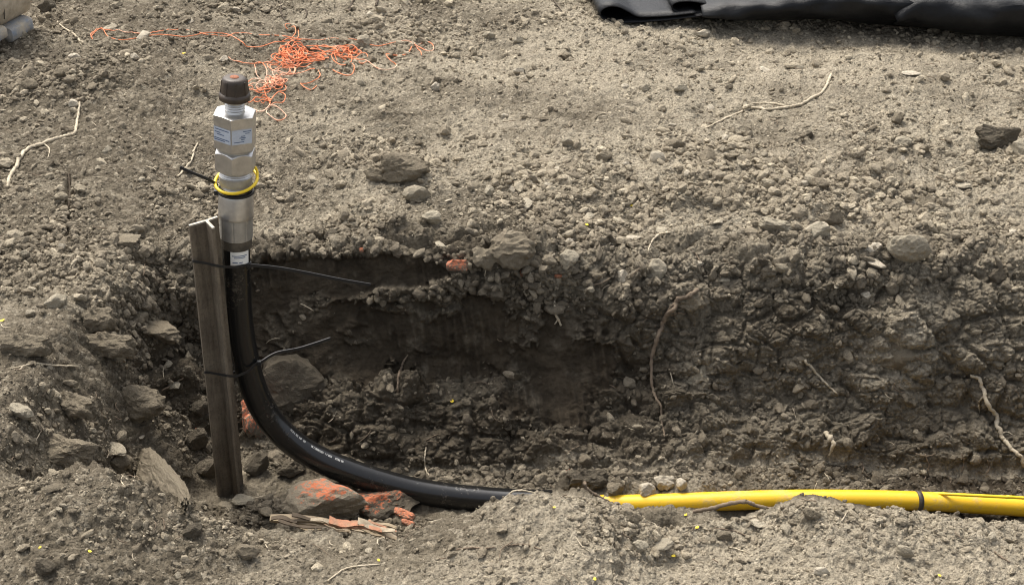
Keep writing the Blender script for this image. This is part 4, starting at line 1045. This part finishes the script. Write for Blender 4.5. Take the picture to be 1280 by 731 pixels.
HAND = [
 # u, v, w, h, kind, material, label
 (505, 212, 58, 38, 'clod', 'clod', 'big cracked brown clod on the bank, right of the fittings'),
 (471, 223, 30, 24, 'clod', 'clod', 'grey clod leaning on the left of the big cracked clod'),
 (521, 245, 30, 22, 'stone', 'stone', 'pale grey stone just below the big cracked clod'),
 (655, 310, 60, 40, 'clod', 'clod', 'largest crumbly clod at the trench lip near centre'),
 (612, 318, 28, 26, 'clod', 'clod', 'rounded clod between the orange-splashed stone and the largest lip clod'),
 (707, 322, 22, 22, 'stone', 'stone', 'angular pale stone right of the largest lip clod'),
 (580, 328, 28, 20, 'stone', 'painted', 'stone with an orange paint splash at the trench lip'),
 (826, 338, 24, 28, 'stone', 'stone', 'upright pale stone at the lip above the hanging brown root'),
 (778, 348, 14, 16, 'stone', 'pale_stone', 'small bright stone left of the upright pale stone'),
 (902, 344, 22, 14, 'slab', 'stone', 'flat stone at the lip, left of a matching one'),
 (921, 345, 20, 15, 'slab', 'stone', 'flat stone at the lip, right of a matching one'),
 (1017, 293, 34, 26, 'stone', 'stone', 'pale rounded stone below the brown stone on the right bank'),
 (1042, 276, 30, 24, 'stone', 'clod', 'brown stone on the right bank above a pale rounded one'),
 (965, 284, 36, 26, 'clod', 'stone', 'broad low clod left of the pale rounded stone'),
 (1132, 308, 46, 36, 'stone', 'stone', 'large faceted stone on the right bank above the wall'),
 (1090, 326, 28, 16, 'slab', 'pale_stone', 'flat pale stone left of the large faceted stone'),
 (1094, 310, 22, 14, 'stone', 'pale_stone', 'small pale stone above the flat pale stone on the right bank'),
 (1249, 174, 46, 30, 'clod', 'dark_clod', 'big dark angular rock at the right edge of the bank'),
 (1225, 178, 24, 14, 'stone', 'stone', 'pale stone against the left of the big dark rock'),
 (1274, 189, 24, 22, 'stone', 'stone', 'grey stone against the right of the big dark rock'),
 (1205, 232, 20, 12, 'slab', 'stone', 'flat grey stone below the big dark rock'),
 (866, 378, 44, 34, 'clod', 'clod', 'crumbly clod at the top of the hanging brown root'),
 (873, 467, 36, 40, 'clod', 'stone', 'pale crumbly lump set in the wall right of the hanging root'),
 (1128, 440, 56, 50, 'clod', 'clod', 'large pale sandy lump set in the right wall'),
 (1140, 93, 22, 9, 'slab', 'pale_stone', 'flat pale stone on the smooth bank below the sheeting'),
 (879, 44, 18, 10, 'stone', 'pale_stone', 'pale block-shaped stone just below the sheeting'),
 (453, 105, 11, 10, 'stone', 'stone', 'lone pebble right of the orange tangle'),
 (543, 111, 12, 12, 'stone', 'pale_stone', 'angular pale pebble on the soil right of the string loop'),
 (824, 198, 20, 18, 'stone', 'pale_stone', 'pale angular stone among gravel left of the crooked root'),
 (843, 184, 22, 15, 'stone', 'clod', 'grey stone above the pale angular one left of the crooked root'),
 (756, 198, 18, 12, 'stone', 'clod', 'grey wedge stone on the bank centre'),
 (710, 180, 14, 12, 'stone', 'stone', 'small upright stone on the bank centre'),
 (682, 148, 16, 7, 'slab', 'clod', 'thin flat chip on the smooth bank centre'),
 (650, 89, 14, 9, 'stone', 'pale_stone', 'pale pointed stone on the far bank below the sheeting corner'),
 (806, 111, 15, 8, 'stone', 'stone', 'rounded stone on the smooth bank, left of another'),
 (853, 111, 18, 10, 'stone', 'stone', 'rounded stone on the smooth bank, right of another'),
 (1122, 150, 18, 14, 'stone', 'clod', 'brown pebble on the right bank left of the big dark rock'),
 (1012, 169, 10, 9, 'stone', 'dark_clod', 'dark pebble below the crooked pale root'),
 (612, 47, 14, 10, 'stone', 'stone', 'grey pebble on the far bank left of the sheeting'),
 (650, 52, 13, 10, 'stone', 'stone', 'grey pebble on the far bank near the sheeting corner'),
 (60, 12, 22, 20, 'stone', 'dark_clod', 'dark lump on the soil right of the boot'),
 (126, 433, 56, 40, 'clod', 'clod', 'big undercut clod on the left slope'),
 (119, 392, 36, 40, 'clod', 'clod', 'tall clod standing behind the big undercut clod'),
 (188, 404, 62, 32, 'clod', 'clod', 'wide shelf of soil left of the picket'),
 (74, 380, 30, 20, 'stone', 'stone', 'pale stone on the left slope, left of the tall clod'),
 (158, 300, 38, 22, 'slab', 'clod', 'flat clod at the corner of the trench, left of the picket'),
 (28, 436, 56, 36, 'clod', 'clod', 'broad half-buried clod at the left edge'),
 (147, 448, 18, 14, 'stone', 'stone', 'small stone tucked beside the big undercut clod'),
 (84, 506, 56, 36, 'clod', 'clod', 'big crumbly clod in the rubble at left'),
 (162, 497, 52, 44, 'clod', 'clod', 'large dark-sided clod left of the picket foot'),
 (20, 512, 34, 24, 'clod', 'stone', 'pale clod at the left edge of the rubble'),
 (139, 561, 38, 18, 'slab', 'stone', 'flat stone lying above the leaning slab'),
 (147, 579, 26, 22, 'stone', 'clod', 'stone wedged under the flat stone by the leaning slab'),
 (80, 560, 64, 36, 'clod', 'clod', 'wide soft clod at left above the front bank'),
 (213, 477, 18, 16, 'slab', 'stone', 'flat grey chip in the rubble left of the picket'),
 (240, 545, 30, 26, 'stone', 'dark_clod', 'grey stone in the rubble left of the picket'),
 (262, 585, 30, 24, 'stone', 'dark_clod', 'dark stone at the left of the picket foot'),
 (230, 590, 18, 16, 'stone', 'clod', 'small grey stone left of the picket foot'),
 (248, 512, 22, 20, 'stone', 'dark_clod', 'small dark clod close to the left of the picket'),
 (358, 474, 78, 66, 'stone', 'dark_clod', 'large flat-faced rock behind the black bend'),
 (318, 530, 34, 52, 'clod', 'painted', 'orange-painted clod between picket and black bend'),
 (309, 626, 30, 14, 'slab', 'stone', 'flat grey stone at the right of the picket foot'),
 (331, 640, 16, 20, 'slab', 'clod', 'small upright stone right of the picket foot'),
 (324, 586, 30, 30, 'stone', 'dark_clod', 'dark stone right of the picket below the bend'),
 (362, 592, 34, 24, 'clod', 'dark_clod', 'dark clod under the black bend'),
 (402, 627, 88, 46, 'stone', 'painted_rock', 'large grey rock with an orange-painted rim under the black bend'),
 (440, 604, 18, 13, 'slab', 'stone', 'pale flat chip on top of the orange-rimmed rock'),
 (478, 632, 84, 42, 'clod', 'painted_heap', 'crumbly clod speckled bright orange under the black pipe'),
 (504, 645, 26, 12, 'clod', 'brick', 'orange crumb right of the orange-speckled clod'),
 (511, 656, 16, 9, 'clod', 'brick', 'small orange crumb nearest the front mound'),
 (735, 599, 46, 34, 'clod', 'dark_clod', 'large rounded rock on the floor left of the yellow pipe'),
 (709, 606, 24, 22, 'stone', 'dark_clod', 'dark stone left of the large rounded rock'),
 (680, 600, 22, 16, 'stone', 'clod', 'grey stone behind the front mound, left of the dark one'),
 (731, 577, 16, 16, 'stone', 'clod', 'grey stone above the large rounded rock'),
 (766, 612, 20, 18, 'stone', 'clod', 'grey stone right of the large rounded rock'),
 (777, 594, 16, 12, 'slab', 'clod', 'flat chip on the floor above the yellow pipe start'),
 (806, 613, 20, 16, 'stone', 'pale_stone', 'pale stone behind the yellow pipe, leftmost of three'),
 (833, 603, 24, 24, 'clod', 'pale_stone', 'pinkish pale stone behind the yellow pipe, middle of three'),
 (850, 606, 12, 16, 'stone', 'pale_stone', 'pale stone behind the yellow pipe, rightmost of three'),
 (553, 602, 10, 10, 'stone', 'clod', 'round pebble lying against the black pipe'),
 (498, 590, 14, 14, 'stone', 'clod', 'pebble above the black pipe, left of a round one'),
 (786, 648, 28, 22, 'clod', 'clod', 'clod on the front bank just under the yellow pipe start'),
 (827, 676, 28, 22, 'slab', 'stone', 'flat stone on the front bank below the yellow pipe'),
 (798, 684, 18, 15, 'stone', 'stone', 'pale stone left of the flat stone on the front bank'),
 (950, 654, 26, 14, 'slab', 'stone', 'pale stone on the front bank below the arching root'),
 (1132, 690, 20, 17, 'stone', 'stone', 'rounded stone alone on the front bank at right'),
 (1027, 714, 16, 14, 'stone', 'pale_stone', 'pale pebble near the bottom edge right of centre'),
 (1017, 644, 22, 18, 'clod', 'clod', 'clod crowning the small mound in front of the yellow pipe'),
 (242, 664, 28, 18, 'stone', 'dark_clod', 'dark stone on the front bank below the picket'),
 (310, 692, 28, 24, 'clod', 'clod', 'rounded clod on the front bank below the dark stone'),
 (57, 706, 24, 22, 'clod', 'dark_clod', 'dark lump at the bottom left corner'),
 (66, 610, 26, 10, 'slab', 'clod', 'flat chip on the front bank at left'),
 (654, 341, 13, 8, 'clod', 'brick', 'small bright orange crumb below the largest lip clod'),
 (699, 343, 10, 8, 'clod', 'brick', 'dull orange crumb right of the bright one'),
 (452, 311, 7, 6, 'clod', 'brick', 'tiny orange crumb at the lip above the cut face'),
 (247, 536, 9, 5, 'slab', 'brick', 'tiny orange chip left of the picket'),
 (710, 587, 5, 5, 'clod', 'brick', 'orange speck above the large rounded rock'),
]
placed = []
for (u, v, wd, ht, kd, mt, lb) in HAND:
    nm = {'clod': 'clod', 'stone': 'stone', 'slab': 'flat_stone'}[kd]
    if u == 1249: nm = 'rock'
    if mt == 'brick': nm = 'orange_rubble'
    set_stone(nm, u, v, wd, ht, lb, kd, mt, off=(-0.022 if mt == 'brick' and 400 < u < 520 and v > 500 else 0.0), sink=(1.7 if u == 1128 else 1.25 if u == 873 else 0.8 if u == 358 else 0.5 if u == 402 else 0.3 if u == 478 else 0.12 if (v > 470 and 300 < u < 520) else 0.3), cat='rubble' if mt == 'brick' else nm.replace('_', ' ')); placed.append((u, v, wd))
# slab leaning out of the soil at lower left
pa, pb = hit(178, 572)[0], hit(226, 628)[0]
bm = bmesh.new(); bmesh.ops.create_cube(bm, size=2); bmesh.ops.subdivide_edges(bm, edges=bm.edges[:], cuts=30, use_grid_fill=True)
q_ = np.array([x.co[:] for x in bm.verts])
nz_ = 0.5 * fbm(q_[:, 0] * 1.3 + 3, q_[:, 1] * 0.8 + q_[:, 2] * 0.7, 901, 4, 0.6); ny_ = 0.5 * fbm(q_[:, 0] * 1.7 + 7, q_[:, 2] * 1.1 + q_[:, 1] * 0.5, 905, 4, 0.6)
q_[:, 1] *= 1 - 0.10 * np.abs(q_[:, 0]) ** 3; q_[:, 2] += 0.22 * nz_ - 0.25 * np.abs(q_[:, 1]) ** 6; q_[:, 1] += 0.22 * ny_; q_[:, 0] += 0.07 * fbm(q_[:, 1] * 2, q_[:, 2] * 2, 909, 3)
q_[:, 1] += 0.16 * fbm(q_[:, 0] * 5, q_[:, 2] * 4, 921, 4, 0.65); q_[:, 2] += 0.10 * fbm(q_[:, 0] * 6, q_[:, 1] * 3, 925, 4, 0.65)
tp_ = 1 - 0.45 * np.abs(q_[:, 0]) ** 5; q_[:, 1] *= tp_; q_[:, 2] *= tp_
for x, c_ in zip(bm.verts, q_): x.co = c_
me = bpy.data.meshes.new('stone_slab'); bm.to_mesh(me); bm.free(); me.materials.append(MAT['clod'])
o = link_mesh('stone_slab', me, None, (pa + pb) / 2 + Vector((0, 0, -0.004)))
dx = (pb - pa); o.rotation_euler = (dx.to_track_quat('X', 'Z').to_matrix() @ Matrix.Rotation(math.radians(-30), 3, 'X')).to_euler(); o.scale = (dx.length * 0.56, 0.011, 0.028)
tag(o, 'long grey stone slab leaning down the left slope to the front bank', 'stone slab')

# ------------------------------------------------------------------ yellow petals
MAT['petal'] = plain('yellow_petal', (0.80, 0.60, 0.03), 0.6, 0, 0.1, 90)
PET = [(692, 635, 'above the front mound near its crest'), (857, 644, 'under the yellow pipe beside the arching root'), (871, 660, 'on the front bank below the arching root'), (842, 695, 'near the bottom edge right of centre'),
       (743, 724, 'at the bottom edge in the centre'), (473, 701, 'on the front bank below the splintered board'), (50, 685, 'on the front bank at far left'), (112, 690, 'on the front bank left, right of another'), (3, 402, 'at the left edge of the rubble'),
       (789, 258, 'on the gravel bank above the upright pale stone'), (734, 282, 'on the gravel bank above the largest lip clod'), (230, 68, 'on the soil below the orange string'), (1175, 720, 'near the bottom edge at right'), (565, 502, 'low on the trench wall above the bend')]
for i, (u, v, wh) in enumerate(PET):
    p, n_ = hit(u, v); s_ = random.uniform(2.2, 3.4) * depth_of(p) / F; V, Fc = [], []
    bm_rot = Matrix.Rotation(random.uniform(0, 6.28), 3, 'Z')
    for a in range(7):
        for b_ in range(3):
            x = (a - 3) / 3; y = (b_ - 1) * math.sqrt(max(0.05, 1 - x * x)) * 0.62
            V.append(bm_rot @ Vector((x * s_, y * s_, (0.35 * x * x + 0.5 * y * y + 0.25) * s_)))
    for a in range(6):
        for b_ in range(2): Fc.append((a * 3 + b_, a * 3 + b_ + 1, a * 3 + b_ + 4, a * 3 + b_ + 3))
    tag(link_mesh('yellow_petal', solidify(mesh('yellow_petal', V, Fc, MAT['petal']), s_ * 0.12), None, p + n_ * 0.001), 'tiny yellow petal ' + wh, 'petal', 'yellow petals fallen on the soil')

# ------------------------------------------------------------------ loose stones, one object each (the largest in view), labelled by what lies nearest
LAND = [(292, 110, 'the brown end cap'), (370, 75, 'the orange tangle'), (200, 44, 'the straight run of orange string'), (500, 60, 'the right loop of orange string'), (505, 212, 'the big cracked clod'), (655, 310, 'the largest lip clod'),
        (826, 338, 'the upright pale stone at the lip'), (1000, 130, 'the crooked pale root'), (1249, 172, 'the big dark rock'), (1132, 308, 'the large faceted stone'), (1030, 285, 'the brown and pale stone pair'), (820, 430, 'the hanging brown root'),
        (1240, 520, 'the thick pale root'), (1128, 440, 'the pale sandy lump'), (60, 180, 'the elbow-shaped pale root'), (126, 433, 'the big undercut clod'), (85, 506, 'the big crumbly clod at left'), (205, 595, 'the leaning slab'), (275, 500, 'the steel picket'),
        (364, 473, 'the flat-faced rock'), (470, 625, 'the orange-speckled clod'), (735, 599, 'the large rounded rock'), (930, 630, 'the arching brown root'), (1147, 626, 'the black pipe band'), (827, 676, 'the flat stone on the front bank'), (600, 685, 'the brown twigs on the front bank'),
        (310, 692, 'the rounded clod on the front bank'), (60, 640, 'the left corner of the front bank'), (20, 45, 'the boot'), (800, 25, 'the folded sheeting corner'), (1050, 35, 'the hem of the black sheeting'), (860, 185, 'the gravel patch at centre right'), (560, 420, 'the smooth dark cut face'),
        (90, 330, 'the groove at left'), (40, 270, 'the left edge'), (1250, 420, 'the right edge'), (1240, 690, 'the short brown twig at lower right'), (700, 150, 'the thin flat chip'), (1140, 93, 'the flat pale stone below the sheeting')]
vis = (U0 > 4) & (U0 < 1276) & (V0 > 4) & (V0 < 727) & (K0 >= 1) & (K0 <= 9) & (K0 != 2)
gapx = np.linalg.norm(np.gradient(P0, axis=1), axis=2); gapy = np.linalg.norm(np.gradient(P0, axis=0), axis=2)
area = gapx * gapy * inner
dep = np.maximum(P0[..., 1] * CP - (P0[..., 2] - H) * SP, 0.3)
def candidates(wt, n):
    p = (wt * area).ravel(); p = p / p.sum()
    return rng.choice(p.size, n, p=p)
PN = N0.reshape(-1, 3); PP = P1.reshape(-1, 3)
wt = vis * (1 - 0.6 * wallm * sst(7.3, 6.8, TS)[:, None]) * (0.06 + np.clip(rub, 0, 1) ** 1.5) * (1 - 0.9 * cut) / dep ** 1.2
got = []
for idx in candidates(wt, 5000):
    u, v = U0.ravel()[idx], V0.ravel()[idx]
    wpx = min(24, 9.5 + rng.exponential(3.6))
    if any((u - a) ** 2 + ((v - b) * 1.3) ** 2 < (0.5 * wpx + 0.5 * c) ** 2 for a, b, c in placed): continue
    if 240 < u < 330 and 95 < v < 620 and K0.ravel()[idx] > 3: continue
    h_ = BVH.ray_cast(Vector((0, 0, H)), (Vector(PP[idx]) - Vector((0, 0, H))).normalized())
    if h_[0] is None or (h_[0] - Vector(PP[idx])).length > 0.03: continue
    if abs(v - 626) < 26 and u > 560: continue
    placed.append((u, v, wpx)); got.append((idx, u, v, wpx))
    if len(got) >= 300 - len(HAND): break
ranks = {}
ORD = ['nearest', 'second', 'third', 'fourth', 'fifth', 'sixth', 'seventh', 'eighth', 'ninth', 'tenth', 'eleventh', 'twelfth']
meta = []
for (idx, u, v, wpx) in got:
    best = min(LAND, key=lambda l: (l[0] - u) ** 2 + (1.4 * (l[1] - v)) ** 2)
    du, dv = u - best[0], v - best[1]
    dr = ('right of' if du > 0 else 'left of') if abs(du) > abs(dv) * 1.2 else ('in front of' if dv > 0 else 'beyond')
    kd = ['stone', 'stone', 'clod', 'slab'][int(rng.integers(4))]
    dark = 0.9 if damp_shade.ravel()[idx] > 0.35 else 0.12
    q = rng.random() * (0.75 if dark > 0.5 else 1) + (0.30 if K0.ravel()[idx] >= 7 and rub.ravel()[idx] < 0.6 else 0.1); mt = 'dark_clod' if q < dark * 0.7 else ('clod' if q < 0.45 + dark * 0.3 else ('pale_stone' if q > 0.90 else 'stone'))
    meta.append((best[2], dr, math.hypot(du, dv), idx, u, v, wpx, kd, mt))
meta.sort(key=lambda t: t[2])
TONE = {'dark_clod': 'dark', 'clod': 'brown', 'stone': 'grey', 'pale_stone': 'pale'}
NM = {'stone': 'stone', 'clod': 'clod', 'slab': 'flat_stone'}
for (land, dr, dist, idx, u, v, wpx, kd, mt) in meta:
    key = (land, dr, kd, mt); k = ranks.get(key, 0); ranks[key] = k + 1
    nm = NM[kd]; size = 'small' if wpx < 13 else ('middling' if wpx < 18 else 'larger')
    lbl = '%s %s %s, %s one %s %s' % (size, TONE[mt], nm.replace('_', ' '), ORD[min(k, 11)], dr, land)
    me = shape(kd, mt)[int(rng.integers(7))]
    p, n_ = Vector(PP[idx]), Vector(PN[idx]); hw = wpx / 2 * dep.ravel()[idx] / F
    o = link_mesh(nm, me, None, p + n_ * hw * (0.22 if kd != 'slab' else 0.1))
    o.rotation_euler = (rng.uniform(-0.35, 0.35), rng.uniform(-0.35, 0.35), rng.uniform(0, 6.28)); o.scale = (hw, hw * rng.uniform(0.75, 1), hw * rng.uniform(0.8, 1.05))
    tag(o, lbl, nm.replace('_', ' '), 'loose stones and clods on the dug soil')

# ------------------------------------------------------------------ gravel and crumbs nobody could count
def crumbs(name, n, wt, rmin, rmax, power, label, sub=1, squash=(0.55, 1.0), lift=0.25):
    prot = [stone_shape(sub, 6, 0.16, 700 + q + 31 * sub, 0.85)[0] for q in range(10)]
    fc = ICO[sub][1]; nv = len(ICO[sub][0])
    idx = candidates(wt, n)
    r = rmin * (1 - rng.random(n) * (1 - (rmin / rmax) ** power)) ** (-1 / power)
    r = np.minimum(r, rmax) * np.clip(dep.ravel()[idx] / 2.6, 0.75, 1.6)
    a, b, c = rng.uniform(0, 6.28, n), rng.uniform(-0.7, 0.7, n), rng.uniform(-0.7, 0.7, n)
    sx, sy, sz = rng.uniform(0.85, 1.5, n), rng.uniform(0.6, 1.05, n), rng.uniform(*squash, n)
    which = rng.integers(0, 10, n)
    pr = np.stack(prot)[which] * np.stack([sx, sy, sz], -1)[:, None, :] * r[:, None, None]
    ca, sa, cb, sb, cc_, sc_ = np.cos(a), np.sin(a), np.cos(b), np.sin(b), np.cos(c), np.sin(c)
    x, y, z = pr[..., 0], pr[..., 1], pr[..., 2]
    y, z = y * cb[:, None] - z * sb[:, None], y * sb[:, None] + z * cb[:, None]
    x, z = x * cc_[:, None] + z * sc_[:, None], -x * sc_[:, None] + z * cc_[:, None]
    x, y = x * ca[:, None] - y * sa[:, None], x * sa[:, None] + y * ca[:, None]
    jx = (rng.random(n) - 0.5)[:, None] * 0.004; jy = (rng.random(n) - 0.5)[:, None] * 0.004
    N_ = PN[idx]; T1 = np.cross(N_, np.array([0.0, 1.0, 0.3])); T1 /= np.linalg.norm(T1, axis=1, keepdims=True) + 1e-9; T2 = np.cross(N_, T1)
    base = PP[idx] + N_ * (r * lift * sz)[:, None] + T1 * jx + T2 * jy
    W = base[:, None, :] + T1[:, None, :] * x[..., None] + T2[:, None, :] * y[..., None] + N_[:, None, :] * z[..., None]
    V = W.reshape(-1, 3); Fq = (fc[None] + (np.arange(n) * nv)[:, None, None]).reshape(-1, 3)
    me = np_mesh(name, V, Fq, MAT['gravel'], False)
    tone = np.where(rng.random(n) < 0.11, 0.9, 0) + np.clip(rng.beta(1.7, 2.9, n) * 0.8 + 0.25 * np.clip(dust.ravel()[idx], 0, 1), 0, 1)
    for k, val in (('tone', tone), ('damp_shade', np.clip(damp_shade.ravel()[idx] * rng.uniform(0.55, 1.1, n), 0, 1))):
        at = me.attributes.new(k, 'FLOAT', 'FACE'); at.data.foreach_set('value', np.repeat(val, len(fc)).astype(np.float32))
    o = link_mesh(name, me); tag(o, label, 'gravel', None, 'stuff'); return o
vis2 = (U0 > -60) & (U0 < 1340) & (V0 > -30) & (V0 < 770) & (K0 >= 1) & (K0 <= 9) & inner
keep = vis2 * (1 - 0.97 * cut) * (1 - 0.55 * wallm * sst(7.3, 6.8, TS)[:, None]) * np.where(K0 == 2, 0.15, 1.0) * np.where((K0 == 3) & (np.abs(P0[..., 1] - 2.155) < 0.045), 0.0, 1.0)
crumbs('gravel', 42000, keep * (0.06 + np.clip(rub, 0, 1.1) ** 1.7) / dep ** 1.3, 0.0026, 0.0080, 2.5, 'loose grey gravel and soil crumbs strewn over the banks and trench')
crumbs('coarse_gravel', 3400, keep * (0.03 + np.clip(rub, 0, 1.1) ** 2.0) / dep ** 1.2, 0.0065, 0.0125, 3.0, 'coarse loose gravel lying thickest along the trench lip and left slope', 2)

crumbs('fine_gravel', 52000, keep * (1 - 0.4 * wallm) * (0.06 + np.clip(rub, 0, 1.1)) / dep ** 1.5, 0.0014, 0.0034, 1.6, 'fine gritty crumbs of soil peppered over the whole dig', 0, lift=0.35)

# ------------------------------------------------------------------ straw, root hairs and fibres: one mass
def litter(n, wt):
    parts = []
    for idx in candidates(wt, n):
        p, n_ = Vector(PP[idx]), Vector(PN[idx]); ln_ = random.uniform(0.010, 0.045) * (0.7 + 0.3 * random.random())
        d_ = Vector((random.uniform(-1, 1), random.uniform(-1, 1), random.uniform(-0.3, 0.3))); d_ = (d_ - n_ * d_.dot(n_)).normalized(); sdv = n_.cross(d_)
        bend = random.uniform(-0.5, 0.5); pts = []
        for k in range(5):
            f_ = k / 4; pts.append(p + d_ * (ln_ * (f_ - 0.5)) + sdv * (bend * ln_ * (f_ - 0.5) ** 2 * 2) + n_ * (0.003 + random.uniform(0, 0.003)))
        parts.append(tube(pts, [random.uniform(0.0006, 0.0011)] * 4 + [0.0004], 4))
    return merge(parts)
wl_ = vis * inner * (1 - 0.8 * cut) / dep
for nm_, mt_, cnt in (('straw', 'root_pale', 170), ('plant_litter', 'root_brown', 260)):
    tag(link_mesh(nm_, mesh(nm_, *litter(cnt, wl_), MAT[mt_])), 'short %s fibres and root hairs scattered through the soil' % ('pale' if nm_ == 'straw' else 'brown'), 'litter', None, 'stuff')
